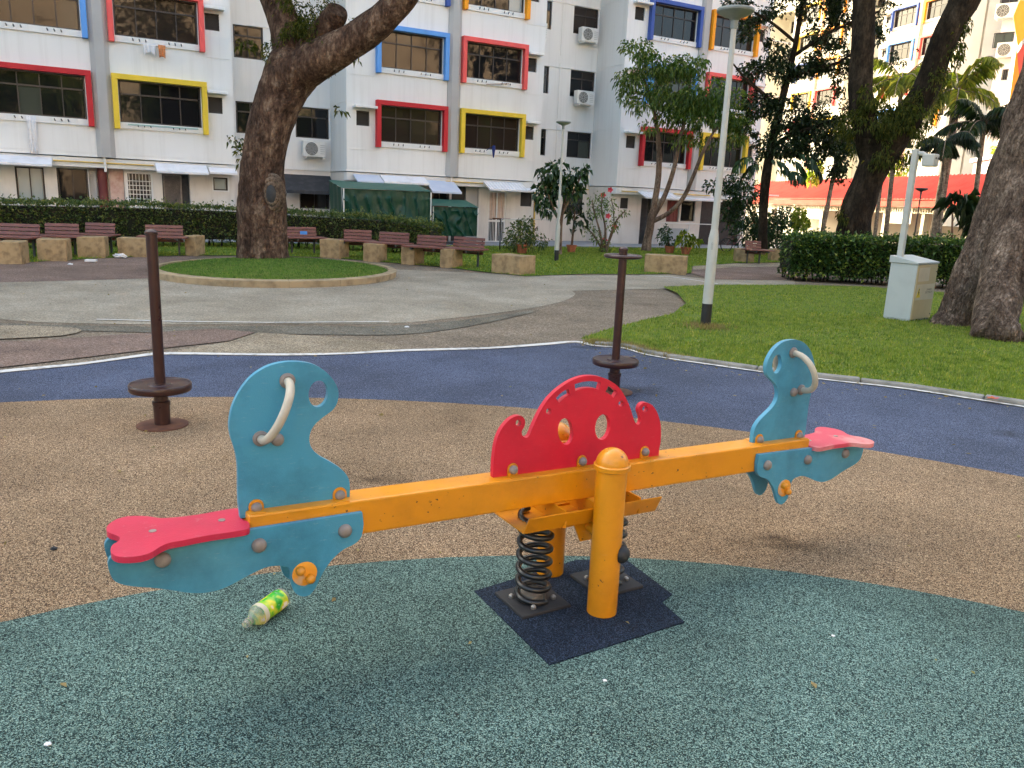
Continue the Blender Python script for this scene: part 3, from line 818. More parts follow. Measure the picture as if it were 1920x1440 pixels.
for end in (0, 1):
    f2 = (lambda l: l) if end == 0 else (lambda l: [mir(p) for p in l])
    f1 = (lambda p: p) if end == 0 else mir
    b = MB(); b.prism(f2(upS), W(0, 0, 0), SD, Z, SN, -.011, .011, [f2(eyeS)])
    head = b.build("upright_panel", M['cyan'], ss, bevel=.004)
    for sg in (1, -1):
        # D shaped grip through the panel
        ht, hb = f1(hand_t), f1(hand_b)
        pts = []
        for i in range(19):
            u = i / 18; a = math.pi * u
            sx = ht[0] + (hb[0] - ht[0]) * (0.5 - 0.5 * math.cos(a)); zz = ht[1] + (hb[1] - ht[1]) * (0.5 - 0.5 * math.cos(a))
            pts.append(W(sx, sg * (.008 + .105 * math.sin(a) ** .75), zz))
        b = MB(); b.tube(pts, .0138, 12); grip = b.build("handle", M['handle'], head, smooth=True)
        b = MB()
        for q in (ht, hb): b.lathe([(.025, 0), (.025, .006), (.018, .012)], W(q[0], sg * .011, q[1]), SN * sg, seg=16)
        b.build("grip_collar", M['bolt'], head, smooth=True)
        bp = f1(boltP); add_bolt(head, bp[0], sg * .011, bp[1], .021, sg)
        for tb in tabs:
            q = f1(tb); tab(head, q[0], bz + bh + TILT * q[0] - .004, q[1] + .026, sg * .0115, sg)
            add_bolt(head, q[0], sg * .0185, q[1], .0175, sg)
    for sg in (1, -1):
        b = MB(); b.prism(f2(sideS), W(0, sg * TP, 0), SD, Z, SN, -.009, .009)
        sd = b.build("side_panel", M['cyan'], ss, bevel=.004)
        for q in sideB:
            q = f1(q); add_bolt(sd, q[0], sg * (TP + .009), q[1], .0235, sg)
        q = f1(foot)
        b = MB(); b.lathe([(.041, 0), (.041, .004), (.038, .006)], W(q[0], sg * (TP + .009), q[1]), SN * sg, seg=24)
        fr = b.build("foot_disc", M['yelworn'], sd, smooth=True)
        for k in (-1, 1):
            o = W(q[0] + k * .016, sg * (TP + .015), q[1] - k * .017)
            b = MB(); b.lathe([(.016, 0), (.016, .012), (.012, .02), (.004, .024)], o, SN * sg, seg=14); b.build("peg", M['yel'], fr, smooth=True)
    # seat board
    sh = 0 if end == 0 else TILT * (2 * 1.5)
    pts = [(p[0], p[1]) if end == 0 else (-p[0] * KR, p[1]) for p in seatS]
    b = MB(); b.prism(pts, W(0, 0, SZ - .020 + (0 if end == 0 else sh)), SD, SN, Z, 0, .020)
    seat = b.build("seat", M['redseat'] if end == 0 else M['redfade'], ss, bevel=.006, label="glossy pinkish red seat board" if end == 0 else "sun-bleached red seat board with pale patches")
    for ss_, st in ((-1.585, .0), (-1.385, .0)):
        s2 = ss_ if end == 0 else -ss_ * KR
        b = MB(); b.lathe([(.011, 0), (.011, .002), (.006, .0025)], W(s2, 0, SZ + (0 if end == 0 else sh)), Z, seg=14); b.build("seat_screw", M['steel'], seat)
# red centre crest
def zr(l): return [(840 + a / 2.4, 660 + c / 2.4) for a, c in l]
cr_px = zr([(203, 590), (204, 530), (207, 480), (215, 420), (228, 375), (250, 335), (280, 303), (310, 288), (335, 290), (348, 310), (345, 335), (333, 357), (335, 375), (350, 386), (366, 378), (378, 350), (395, 310), (420, 260), (450, 215), (490, 174), (540, 138), (590, 115), (640, 107), (690, 113), (740, 135), (775, 165), (800, 205), (820, 250), (834, 295), (845, 320), (858, 328), (868, 318), (869, 295), (860, 270), (862, 248), (875, 232), (895, 228), (920, 240), (940, 268), (953, 305), (959, 340), (958, 400), (951, 440), (948, 488)])
crS = toS(cr_px, .012); crS = [tuple(p) for p in spline(crS, 3)]
def arcslot(pts, w):
    P_ = [Vector((*SP(*zr([q])[0], .012), 0)) for q in pts]; P_ = [Vector(tuple(p)) for p in spline([tuple(q) for q in P_], 4)]
    l1 = []; l2 = []
    for i, p in enumerate(P_):
        t = (P_[min(i + 1, len(P_) - 1)] - P_[max(i - 1, 0)]).normalized(); n_ = Vector((-t.y, t.x, 0)) * w
        l1.append((p + n_).to_2d()); l2.append((p - n_).to_2d())
    return [tuple(p) for p in l1 + l2[::-1]]
holes = [closed_smooth(toS(zr(ell(530, 358, 34, 60, -.08)), .012), 1), closed_smooth(toS(zr(ell(697, 338, 34, 58, .12)), .012), 1),
         toS(zr(ell(318, 320, 13, 15, 0, 12)), .012), toS(zr(ell(888, 257, 13, 15, 0, 12)), .012), toS(zr(ell(454, 268, 12, 14, 0, 12)), .012), toS(zr(ell(780, 233, 12, 14, 0, 12)), .012),
         arcslot([(572, 160), (610, 149), (650, 147), (685, 154)], .0135), arcslot([(494, 218), (518, 195), (546, 178)], .0135), arcslot([(716, 166), (736, 178), (754, 194)], .0135)]
b = MB(); b.prism(crS, W(0, 0, 0), SD, Z, SN, -.011, .011, holes)
crest = b.build("crest_panel", M['redp'], ss, bevel=.0035)
for q in ((295, 530), (607, 493), (889, 450)):
    s_, z_ = SP(*zr([q])[0], .022)
    for sg in (1, -1):
        tab(crest, s_, bz + bh + TILT * s_ - .004, z_ + .024, sg * .0115, sg, .022); add_bolt(crest, s_, sg * .0185, z_, .0175, sg)

# ================================================================ stand-up spinners
def spinner(base_px, top_px, label, wheel):
    g = G(*base_px, 0.02); g.z = 0.02
    ht = P(*top_px, g.y).z
    pl = 0.0
    root = empty("spinner", g, label=label, cat="spinner", group="stand-up spinners on the rubber surface")
    def hz(y_): return P(base_px[0] - 4, y_, g.y).z
    k = ht / 1.29
    b = MB(); b.lathe([(.165, .0), (.165, .008), (.15, .012)], g + Z * .0, seg=36); b.build("base_flange", M['rust'], root, smooth=True)
    b = MB(); b.lathe([(.053, .012), (.053, .145), (.058, .146), (.058, .17), (.045, .172), (.045, .225)], g, seg=24); b.build("lower_tube", M['pole_brown'], root, smooth=True)
    b = MB(); b.lathe([(.06, .218), (.17, .238), (.193, .245), (.198, .252), (.198, .288), (.194, .294), (.186, .294), (.18, .287), (.075, .283), (.07, .291), (.04, .292)], g, seg=48); b.build("foot_platform", M['pole_brown'], root, smooth=True)
    b = MB(); b.lathe([(.035, .29), (.035, ht - .03), (.04, ht - .028), (.04, ht - .012), (.03, ht), (.01, ht + .006)], g, seg=24); b.build("pole", M['pole_brown'], root, smooth=True)
    if wheel:
        b = MB(); zc = ht - .075
        ring = [g + Vector((math.cos(a) * .145, math.sin(a) * .145, zc)) for a in [2 * math.pi * i / 40 for i in range(40)]]
        b.tube(ring, .016, 10, closed=True)
        for i in range(3):
            a = 2 * math.pi * i / 3 + .4; b.tube([g + Vector((math.cos(a) * .03, math.sin(a) * .03, zc)), g + Vector((math.cos(a) * .14, math.sin(a) * .14, zc))], .011, 8)
        b.build("hand_wheel", M['pole_brown'], root, smooth=True)
    return root
spinner((305, 797), (283, 437), "dark brown spinner pole without a hand ring, standing on tan rubber", False)
spinner((1150, 735), (1169, 468), "dark brown spinner pole with a ring-shaped hand grip, standing on blue rubber", True)

# ================================================================ bottle lying on the green rubber
bt0 = G(458, 1172, GZ + .03); bt1 = G(531, 1119, GZ + .036); bt0.z = GZ + .030; bt1.z = GZ + .037
ax = (bt1 - bt0); BL = ax.length; ax.normalize()
br = .040
broot = empty("drink_bottle", bt0, label="empty plastic drink bottle with green and yellow sleeve lying under the seesaw", cat="bottle")
M['pet'] = None
m, N, L, bb = new_mat("clear_plastic"); inp(bb, "Base Color", (.75, .72, .66, 1)); inp(bb, "Roughness", .12); inp(bb, "Transmission Weight", .75); inp(bb, "IOR", 1.35); M['pet'] = m
m, N, L, bb = new_mat("bottle_sleeve")
tc = N.new("ShaderNodeTexCoord"); mp = N.new("ShaderNodeMapping"); mp.inputs["Scale"].default_value = (14, 14, 14); L.new(tc.outputs["Object"], mp.inputs[0])
f = ntex(N, L, mp.outputs[0], 1.6, 2, .5)
c = ramp(N, L, f, [(.30, (.80, .76, .70, 1)), (.38, (.75, .62, .02, 1)), (.46, (.45, .60, .03, 1)), (.55, (.05, .42, .02, 1)), (.66, (.02, .30, .03, 1)), (.72, (.75, .75, .68, 1)), (.78, (.80, .18, .22, 1))])
L.new(c, bb.inputs["Base Color"]); inp(bb, "Roughness", .25); M['sleeve'] = m
b = MB(); b.lathe([(.010, .0), (.0125, .001), (.0125, .016), (.017, .018), (.017, .022), (.0125, .024), (.014, .03), (.026, .05), (.0375, .066), (br - .001, .075)], bt0, ax, seg=28); b.build("bottle_neck", M['pet'], broot, smooth=True)
b = MB(); b.lathe([(br - .001, .073), (br, .08), (br, .10), (br - .0015, .115), (br, .13), (br, BL - .02)], bt0, ax, seg=28); sl = b.build("sleeve", M['sleeve'], broot, smooth=True)
b = MB(); b.lathe([(br + .0004, .074), (br + .0006, .094)], bt0, ax, seg=28); b.build("sleeve_band", M['sticker'], broot, smooth=True)
b = MB(); b.lathe([(br, BL - .021), (br - .002, BL - .006), (.022, BL), (.005, BL - .004)], bt0, ax, seg=28); b.build("bottle_base", M['pet'], broot, smooth=True)

# ================================================================ lamp posts
def lamp(base_px, top_px, label, r0, r1, headr, sleeve_px=None, black=True, mat='lamp', cat="street lamp", yb=None):
    g = G(*base_px) if yb is None else Vector((P(base_px[0], base_px[1], yb).x, yb, 0))
    H_ = P(*top_px, g.y).z
    root = empty("street_lamp", g, label=label, cat=cat)
    zs = P(*sleeve_px, g.y).z if sleeve_px else 0
    if black:
        b = MB(); b.lathe([(r0 * 1.03, -.02), (r0 * 1.03, .30 * r0 / .06)], g, seg=24); b.build("black_base_band", M['black'], root, smooth=True)
    if sleeve_px:
        b = MB(); b.lathe([(r0, .29 * r0 / .06), (r0, zs), (r1, zs + .12)], g, seg=24); b.build("base_sleeve", M[mat], root, smooth=True)
    b = MB(); b.lathe([(r1, zs if zs else -.02), (r1 * .72, H_ - headr * .9)], g, seg=24); b.build("pole", M[mat], root, smooth=True)
    b = MB(); zt = H_
    b.lathe([(r1 * .95, zt - headr * 1.05), (r1 * 1.0, zt - headr * .65), (headr * .35, zt - headr * .5), (headr * .62, zt - headr * .42), (headr * .97, zt - headr * .22), (headr, zt - headr * .14), (headr * .97, zt - headr * .05), (headr * .5, zt - .004), (.01, zt)], g, seg=40)
    b.build("lamp_head", M['lamp_head'] if mat == 'lamp' else M[mat], root, smooth=True)
    return root, g, zs
lr, lg, lz = lamp((1322, 615), (1384, 15), "tall grey lamp post with disc head and black base on the near lawn", .068, .048, .235, (1333, 447))
# faded figure 8 stencilled twice on the sleeve
dirv = (EYE - lg); dirv.z = 0; dirv.normalize(); sidev = Vector((-dirv.y, dirv.x, 0))
b = MB()
for zz in (lz - .075, lz - .125):
    for dz in (.0105, -.0105):
        ring = []
        for i in range(14):
            a = 2 * math.pi * i / 14; x_ = math.cos(a) * .010 ; ang = x_ / .0695
            ring.append(lg + dirv * (.0692 * math.cos(ang)) + sidev * (.0692 * math.sin(ang) - .012) + Z * (zz + dz + math.sin(a) * .0105))
        b.tube(ring, .0022, 5, closed=True)
b.build("stencilled_number", M['lamp_head'], lr)
lamp((1043, 490), (1057, 227), "slim pale lamp post with a flat disc head on the far lawn", .062, .038, .20, (1049, 425))

# ================================================================ camera pole standing on an electrical cabinet
c1 = G(1704, 607)
cx_ = Vector((math.cos(-.86), math.sin(-.86), 0)); cyv = Vector((-cx_.y, cx_.x, 0))
def px_of(q):
    v = q - EYE; return 960 + FPX * v.dot(RI) / v.dot(FW)
wl_ = next(w / 100 for w in range(10, 90) if px_of(c1 - cx_ * (w / 100)) < 1655.5)
dep = next(w / 100 for w in range(10, 120) if px_of(c1 + cyv * (w / 100)) > 1741)
o = c1 - cx_ * wl_
hL = P(1669, 477, o.y).z; hR = P(1717, 496, c1.y).z
cab = empty("electrical_cabinet", o + cx_ * wl_ / 2 + cyv * dep / 2, label="grey and cream electrical cabinet with a yellow warning triangle, carrying a camera pole", cat="cabinet")
b = MB(); b.frame_box(o, cx_, cyv, Z, (.005, wl_ - .005, .005, dep - .005, -.02, .05)); b.build("plinth", M['box_grey'], cab, bevel=.004)
hb = hR
b = MB(); b.frame_box(o, cx_, cyv, Z, (0, wl_, 0, dep, .055, hb)); b.build("cabinet_body", M['box_grey'], cab, bevel=.004)
b = MB()   # sloped roof: high along the left edge
roofh = hL - .01
b.add([o + cx_ * x + cyv * y + Z * z for x, y, z in ((-.02, -.02, hb + .004), (wl_ + .02, -.02, hb + .004), (wl_ + .02, dep + .02, hb + .004), (-.02, dep + .02, hb + .004), (-.02, -.02, roofh), (wl_ + .02, -.02, hb + .03), (wl_ + .02, dep + .02, hb + .03), (-.02, dep + .02, roofh))],
      [(3, 2, 1, 0), (4, 5, 6, 7), (0, 1, 5, 4), (1, 2, 6, 5), (2, 3, 7, 6), (3, 0, 4, 7)])
b.build("sloped_roof", M['box_grey'], cab, bevel=.004)
# cream door on the side that faces right
b = MB(); b.frame_box(o + cx_ * wl_, cyv, Z, cx_, (.012, dep - .012, .06, hb - .008, 0, .014)); door = b.build("cabinet_door", M['box_cream'], cab, bevel=.003)
do = o + cx_ * (wl_ + .014)
b = MB(); b.frame_box(do, cyv, Z, cx_, (.05, dep - .03, .36, .60, 0, .002)); b.build("warning_label", M['sticker'], door)
b = MB(); b.prism([(.07, .40), (.21, .40), (.14, .56)], do, cyv, Z, cx_, .002, .004); b.build("warning_triangle", M['warn'], door)
b = MB(); b.prism([(.136, .535), (.156, .535), (.144, .485), (.164, .485), (.126, .42), (.134, .468), (.118, .468)], do, cyv, Z, cx_, .004, .005); 
b.m = 0
b.build("lightning_mark", M['black'], door)
fcu = bpy.data.curves.new("danger_text", 'FONT'); fcu.body = "DANGER\nELECTRICITY"; fcu.size = .044; fcu.align_x = 'CENTER'; fcu.materials.append(M['black'])
ftmp = bpy.data.objects.new("label_text", fcu); COL.objects.link(ftmp)
bpy.context.view_layer.update()
fme = bpy.data.meshes.new_from_object(ftmp)
bpy.data.objects.remove(ftmp)
fo = bpy.data.objects.new("label_text", fme); COL.objects.link(fo)
fo.parent = door
tl = do + cyv * (dep * .70) + Z * .50 + cx_ * .0035
MW = Matrix((( cyv.x, 0, cx_.x, tl.x), (cyv.y, 0, cx_.y, tl.y), (cyv.z, 1, cx_.z, tl.z), (0, 0, 0, 1)))
fo.matrix_basis = SPACE[door.name].inverted() @ MW
b = MB(); b.frame_box(do, cyv, Z, cx_, (.06, dep * .6, hb - .26, hb - .05, 0, .003)); b.build("notice", M['sticker'], door)
b = MB()
for zz in (.12, hb - .12): b.lathe([(.011, 0), (.011, .006)], do + cyv * (dep - .05) + Z * zz, cx_, seg=12)
b.build("door_lock", M['dark_metal'], door)
pb_ = P(1689, 474, (o + cx_ * wl_ / 2 + cyv * dep / 2).y); pb_.z = 0
ptop = P(1712, 280, pb_.y).z
b = MB(); b.frame_box(pb_, cx_, cyv, Z, (-.042, .042, -.042, .042, hb, ptop)); b.frame_box(pb_, cx_, cyv, Z, (-.07, .07, -.07, .07, roofh - .1, roofh - .02))
b.build("camera_pole", M['lamp'], cab, bevel=.008)
# bracket arm with the camera housing
armv = (cx_ * .8 + cyv * .3).normalized()
b = MB(); b.tube([pb_ + Z * (ptop - .06), pb_ + armv * .10 + Z * (ptop - .06), pb_ + armv * .16 + Z * (ptop - .10)], .035, 12); b.build("camera_arm", M['lamp'], cab, smooth=True)
hc = pb_ + armv * .22 + Z * (ptop - .15)
fwd = (armv - Vector((0, .6, 0))).normalized()
b = MB(); sd_ = Vector((-fwd.y, fwd.x, 0)); b.frame_box(hc, fwd, sd_, Z, (-.10, .09, -.085, .085, -.10, .085)); hs = b.build("camera_housing", M['lamp'], cab, bevel=.02)
b = MB()
for q in (-.035, .035): b.lathe([(.016, 0), (.016, .004)], hc + fwd * .0905 + sd_ * q + Z * .02, fwd, seg=14)
b.build("lens", M['black'], hs)

# ================================================================ apartment blocks
def facade_root(name, a, o, **kw):
    """local axes: x along the facade, y into the building, z up; o = world point of local origin"""
    n = Vector((a.y, -a.x, 0))
    Mx = Matrix(((a.x, -n.x, 0, o.x), (a.y, -n.y, 0, o.y), (0, 0, 1, o.z), (0, 0, 0, 1)))
    return empty(name, mat=Mx, **kw)
def open_wall(b, x0, x1, z0, z1, y, ops, rev=0.14):
    """front skin with openings and their reveals"""
    xs = sorted(set([x0, x1] + [v for o in ops for v in (o[0], o[1]) if x0 < v < x1]))
    zs = sorted(set([z0, z1] + [v for o in ops for v in (o[2], o[3]) if z0 < v < z1]))
    for i in range(len(xs) - 1):
        for j in range(len(zs) - 1):
            cx, cz = (xs[i] + xs[i + 1]) / 2, (zs[j] + zs[j + 1]) / 2
            if any(o[0] < cx < o[1] and o[2] < cz < o[3] for o in ops): continue
            b.quad((xs[i], y, zs[j]), (xs[i + 1], y, zs[j]), (xs[i + 1], y, zs[j + 1]), (xs[i], y, zs[j + 1]))
    for a, c, d, e in [o[:4] for o in ops]:
        r = rev
        b.quad((a, y, d), (a, y + r, d), (a, y + r, e), (a, y, e)); b.quad((c, y + r, d), (c, y, d), (c, y, e), (c, y + r, e))
        b.quad((a, y + r, d), (a, y, d), (c, y, d), (c, y + r, d)); b.quad((a, y, e), (a, y + r, e), (c, y + r, e), (c, y, e))
PROTO = {}
def pane_mb(w, h, tilt=0.0, tz=0.0):
    b = MB(); b.add([(0, tilt, 0), (w, -tilt, 0), (w, -tilt + tz, h), (0, tilt + tz, h), (0, tilt + .012, 0), (w, -tilt + .012, 0), (w, -tilt + tz + .012, h), (0, tilt + tz + .012, h)],
                    [(0, 1, 2, 3), (7, 6, 5, 4), (0, 4, 5, 1), (1, 5, 6, 2), (2, 6, 7, 3), (3, 7, 4, 0)]); return b
def make_window(parent, name, w, h, cols, trans, loc, rows=None, bars=.028, glass='glass', curtain=()):
    """window frame with separate panes; trans = height of the transom (0 none)"""
    key = (w, h, cols, trans)
    b = MB(); d = .05; t = .04
    b.bx(0, w, 0, d, 0, t); b.bx(0, w, 0, d, h - t, h); b.bx(0, t, 0, d, t, h - t); b.bx(w - t, w, 0, d, t, h - t)
    cw = (w - 2 * t) / cols
    for i in range(1, cols): b.bx(t + cw * i - bars / 2, t + cw * i + bars / 2, .002, d - .002, t, h - t)
    if trans: b.bx(t, w - t, -.004, d - .004, trans - .022, trans + .022)
    if key in PROTO:
        fr = bpy.data.objects.new(name, PROTO[key]); COL.objects.link(fr); fr.parent = parent; fr.location = loc
        KIDS.setdefault(parent.name, []).append(fr); SPACE[fr.name] = SPACE[parent.name] @ Matrix.Translation(Vector(loc))
    else:
        fr = b.build(name, M['frame'], parent, world=False, loc=loc); PROTO[key] = fr.data
    style = random.choice(['glass', 'glass', 'glass', 'glass_brown'])
    zs = [(t, h - t)] if not trans else [(t, trans - .022), (trans + .022, h - t)]
    for i in range(cols):
        for j, (za, zb) in enumerate(zs):
            tl = random.uniform(-.004, .004); tz = random.uniform(-.004, .004)
            g = (glass if glass != 'glass' else style) if i not in curtain else 'glass_curtain'
            if g == 'glass' and random.random() < .16: g = random.choice(['glass_dim', 'glass_brown'])
            k2 = ('pane', round(cw, 3), round(zb - za, 3), random.randint(0, 5), g)
            pl = (t + cw * i + bars / 2, .026 + (.008 if i % 2 else 0), za)
            if k2 in PROTO:
                p = bpy.data.objects.new("pane", PROTO[k2]); COL.objects.link(p); p.parent = fr; p.location = pl
                KIDS.setdefault(fr.name, []).append(p); SPACE[p.name] = SPACE[fr.name] @ Matrix.Translation(Vector(pl))
            else:
                p = pane_mb(cw - bars, zb - za, tl, tz).build("pane", M[g], fr, world=False, loc=pl); PROTO[k2] = p.data
    return fr
def make_louvre(parent, w, h, loc, n=5):
    b = MB(); b.bx(0, .02, 0, .06, 0, h); b.bx(w - .02, w, 0, .06, 0, h); b.bx(.02, w - .02, 0, .06, 0, .02); b.bx(.02, w - .02, 0, .06, h - .02, h)
    b.m = 1; b.bx(.02, w - .02, .075, .08, .02, h - .02)
    fr = b.build("louvre_window", [M['frame'], M['black']], parent, world=False, loc=loc)
    for i in range(n):
        z = .02 + (h - .04) * i / n
        q = MB(); hh = (h - .04) / n
        q.add([(.02, .005, z), (w - .02, .005, z), (w - .02, .05, z + hh * 1.05), (.02, .05, z + hh * 1.05), (.02, .011, z), (w - .02, .011, z), (w - .02, .056, z + hh * 1.05), (.02, .056, z + hh * 1.05)],
              [(0, 1, 2, 3), (7, 6, 5, 4), (0, 4, 5, 1), (2, 6, 7, 3)])
        q.build("louvre", M['louvre'], fr, world=False)
    return fr
def surround(parent, x0, x1, z0, z1, colour, pr=.20, w=.15):
    b = MB()
    b.bx(x0, x0 + w, -pr, .02, z0, z1 - w); b.bx(x1 - w, x1, -pr, .02, z0, z1 - w); b.bx(x0, x1, -pr, .02, z1 - w, z1)
    return b.build("window_surround", SUR[colour], parent, world=False, bevel=.008)
def hooks(parent, x0, x1, z, y=0.0):
    b = MB(); w = x1 - x0
    for c in (.28, .72):
        for k in (-1, 0, 1):
            x = x0 + w * c + k * .17
            b.tube([(x, y, z), (x - .02, y - .075, z + .045)], .016, 6)
    b.build("pole_socket", M['dark_metal'], parent, world=False, kind="stuff")
def grey_pillar(parent, x0, x1, z0, z1, m='col_grey', pr=.14):
    b = MB(); xm = (x0 + x1) / 2
    pts = [(x0, .0), (x0, -.05), (x0 + .12, -pr), (x1 - .12, -pr), (x1, -.05), (x1, .0)]
    vs = [(x, y, z) for z in (z0, z1) for x, y in pts]; n = len(pts)
    b.add(vs, [(i, (i + 1) % n, n + (i + 1) % n, n + i) for i in range(n)] + [tuple(range(n - 1, -1, -1)), tuple(range(n, 2 * n))])
    b.build("pillar", M[m], parent, world=False)
FLOOR, ZB = 2.39, 2.36                                     # storey height, underside of first upper storey
PERIOD, BLK = 11.1, 7.5
COLOURS = {1: ('red', 'yellow'), 2: ('blue', 'coral'), 3: ('navy', 'orange'), 4: ('red', 'yellow'), 5: ('blue', 'coral')}
DEP = 1.95
def upper_module(root, x0, floors, colours, wall='wall', pil='col_grey', ztop=None, skip_recess=False, glass_map=None, lite=False):
    """two bays, a pillar, two bathroom windows and the recess beside them, all upper storeys"""
    z0, z1 = ZB, ztop
    ops = []; rops = []
    for f in floors:
        zb = ZB + (f - 1) * FLOOR
        for a, c in ((1.17, 3.43), (4.29, 6.55)): ops.append((x0 + a, x0 + c, zb + 1.04, zb + 2.22))
        for a, c in ((.34, .80), (6.76, 7.18)): ops.append((x0 + a, x0 + c, zb + 1.50, zb + 1.98))
        for a, c in ((.40, 1.36), (2.38, 3.55)): rops.append((x0 + BLK + a, x0 + BLK + c, zb + 1.1, zb + 2.12))
    b = MB()
    open_wall(b, x0, x0 + BLK, z0, z1, 0, ops)
    b.quad((x0, DEP, z0), (x0, 0, z0), (x0, 0, z1), (x0, DEP, z1))
    b.quad((x0 + BLK, 0, z0), (x0 + BLK, DEP, z0), (x0 + BLK, DEP, z1), (x0 + BLK, 0, z1))
    b.quad((x0, DEP, z0), (x0 + BLK, DEP, z0), (x0 + BLK, 0, z0), (x0, 0, z0))
    b.build("wall", M[wall], root, world=False)
    if not skip_recess:
        b = MB(); open_wall(b, x0 + BLK, x0 + PERIOD, 0 if skip_recess is None else z0, z1, DEP, rops)
        b.build("recess_wall", M[wall], root, world=False)
    def led(*r, name="ledge", bev=0.0):
        q = MB(); q.bx(*r); q.build(name, M[wall], root, world=False, bevel=bev)
    # string courses, sill ledges
    led(x0 - .004, x0 + BLK + .004, -.03, .0, z0 - .004, z0 + .05); led(x0 - .003, x0 + BLK + .003, -.018, .0, z0 + .11, z0 + .14)
    led(x0 - .03, x0 - .0005, -.03, DEP, z0 - .004, z0 + .05)
    led(x0 + BLK + .0005, x0 + PERIOD - .03, DEP - .03, DEP, z0 - .004, z0 + .05)
    for f in floors:
        zb = ZB + (f - 1) * FLOOR
        led(x0, x0 + 1.0, -.012, .0, zb + .72, zb + .745); led(x0 + 6.72, x0 + BLK, -.012, .0, zb + .72, zb + .745)
        led(x0, x0 + 1.0, -.012, .0, zb + 2.24, zb + 2.265); led(x0 + 6.72, x0 + BLK, -.012, .0, zb + 2.24, zb + 2.265)
        led(x0 - .012, x0 - .0005, -.012, DEP, zb + 2.24, zb + 2.265)
        for a, c in ((1.15, 3.45), (4.27, 6.57)): led(x0 + a, x0 + c, -.05, .0, zb + .86, zb + 1.035)
        led(x0 + BLK + .9, x0 + PERIOD - .0, DEP - .035, DEP, zb + 2.13, zb + 2.17)
        led(x0 + BLK + 1.84, x0 + BLK + 1.9, DEP - .02, DEP, zb + .2, zb + 2.3)
    grey_pillar(root, x0 + 3.62, x0 + 4.10, z0, z1, pil)
    for f in floors:
        zb = ZB + (f - 1) * FLOOR
        led(x0 + .22, x0 + .99, -.30, .0, zb + 2.06, zb + 2.14, name="hood", bev=.01); led(x0 + 6.73, x0 + 7.30, -.30, .0, zb + 2.06, zb + 2.14, name="hood", bev=.01)
    for f in floors:
        zb = ZB + (f - 1) * FLOOR
        cl = colours[f]
        for k, (a, c) in enumerate(((1.0, 3.6), (4.12, 6.72))):
            surround(root, x0 + a, x0 + c, zb + .84, zb + 2.37, cl[k])
            make_window(root, "window", 2.26, 1.18, 4, .80, (x0 + a + .17, .06, zb + 1.04), curtain=() if not glass_map else glass_map.get((f, k), ()))
            if not lite: hooks(root, x0 + a + .2, x0 + c - .2, zb + .94, -.05)
        for a in (.34, 6.76): make_louvre(root, .44, .48, (x0 + a + .01, .05, zb + 1.50))
        if not skip_recess:
            make_window(root, "window", .96, 1.02, 2, .70, (x0 + BLK + .40, DEP + .05, zb + 1.1))
            make_window(root, "window", 1.17, 1.02, 2, .70, (x0 + BLK + 2.38, DEP + .05, zb + 1.1))

U0M = 8.15                                                  # start of the middle block, along the facade
B1 = facade_root("apartment_block", FA, FP(0, 0, 0), label="long white apartment block with coloured window surrounds facing the playground", cat="apartment block")
ZT = ZB + 4 * FLOOR + .12
gm = {(2, 1): (0,), (1, 1): (), (3, 1): (3,)}
upper_module(B1, U0M - PERIOD, (1, 2, 3, 4), COLOURS, ztop=ZT)
upper_module(B1, U0M, (1, 2, 3, 4), COLOURS, ztop=ZT, glass_map={(3, 1): (3,)})
upper_module(B1, U0M + PERIOD, (1, 2, 3, 4), COLOURS, ztop=ZT, skip_recess=True)
upper_module(B1, U0M - 2 * PERIOD, (1, 2), {1: COLOURS[1], 2: COLOURS[2]}, ztop=ZT, lite=True)
# body of the block: roof mass above, end walls, inner core
XE = U0M + PERIOD + BLK
b = MB()
b.bx(U0M - 4 * PERIOD, XE, .0, 10, ZT + .001, 34)
b.bx(U0M - 4 * PERIOD, U0M - 2 * PERIOD - .01, 0.0, 10, 0, ZT - .001)
b.bx(U0M - 2 * PERIOD, XE - .003, DEP + .2, 10, 0, ZT - .001)
b.bx(XE - .15, XE - .001, DEP, DEP + .2, 0, ZT - .001)
b.build("upper_storeys", M['wall'], B1, world=False)

# ---- ground storey -------------------------------------------------------
def gx(x, y, n=0.0): return FU(x, y, n)[0]
YG = 0.35                                                    # ground storey wall stands back under the slab
def rect(x0p, x1p, y0p, y1p):
    """photo rectangle on the ground-storey wall -> local x0,x1,z0,z1"""
    ua, za = FU(x0p, (y0p + y1p) / 2, -YG); ub, _ = FU(x1p, (y0p + y1p) / 2, -YG)
    _, zt = FU((x0p + x1p) / 2, y0p, -YG); _, zbm = FU((x0p + x1p) / 2, y1p, -YG)
    return ua, ub, max(0.02, zbm), zt
L_ops = dict(curtain_win=rect(30, 84, 313, 377), dark_win=rect(108, 166, 316, 380), porch=rect(171, 236, 316, 460), grille_win=rect(237, 287, 323, 381), door=rect(307, 358, 326, 460), small=rect(400, 427, 333, 357))
xL0, xL1 = U0M - PERIOD, U0M - PERIOD + BLK
for k in L_ops:
    a, c, d, e = L_ops[k]; L_ops[k] = (a, c, d, min(e, 2.24))
b = MB(); open_wall(b, xL0 - PERIOD, xL1, 0, 2.33, YG, [v for v in L_ops.values()], .25)
b.bx(xL0 - PERIOD, xL1, YG + .26, YG + .30, 0, 2.33)
b.quad((xL1, YG, 0), (xL1, DEP, 0), (xL1, DEP, 2.33), (xL1, YG, 2.33)); b.build("ground_wall", M['wall_warm'], B1, world=False)
M0, M1_ = U0M, U0M + BLK
M_ops = dict(door=rect(807, 842, 352, 456), porch=rect(846, 897, 350, 458), gate=rect(915, 948, 357, 457), louv=rect(976, 997, 361, 387))
for k in M_ops:
    a, c, d, e = M_ops[k]; M_ops[k] = (a, c, d, min(e, 2.2))
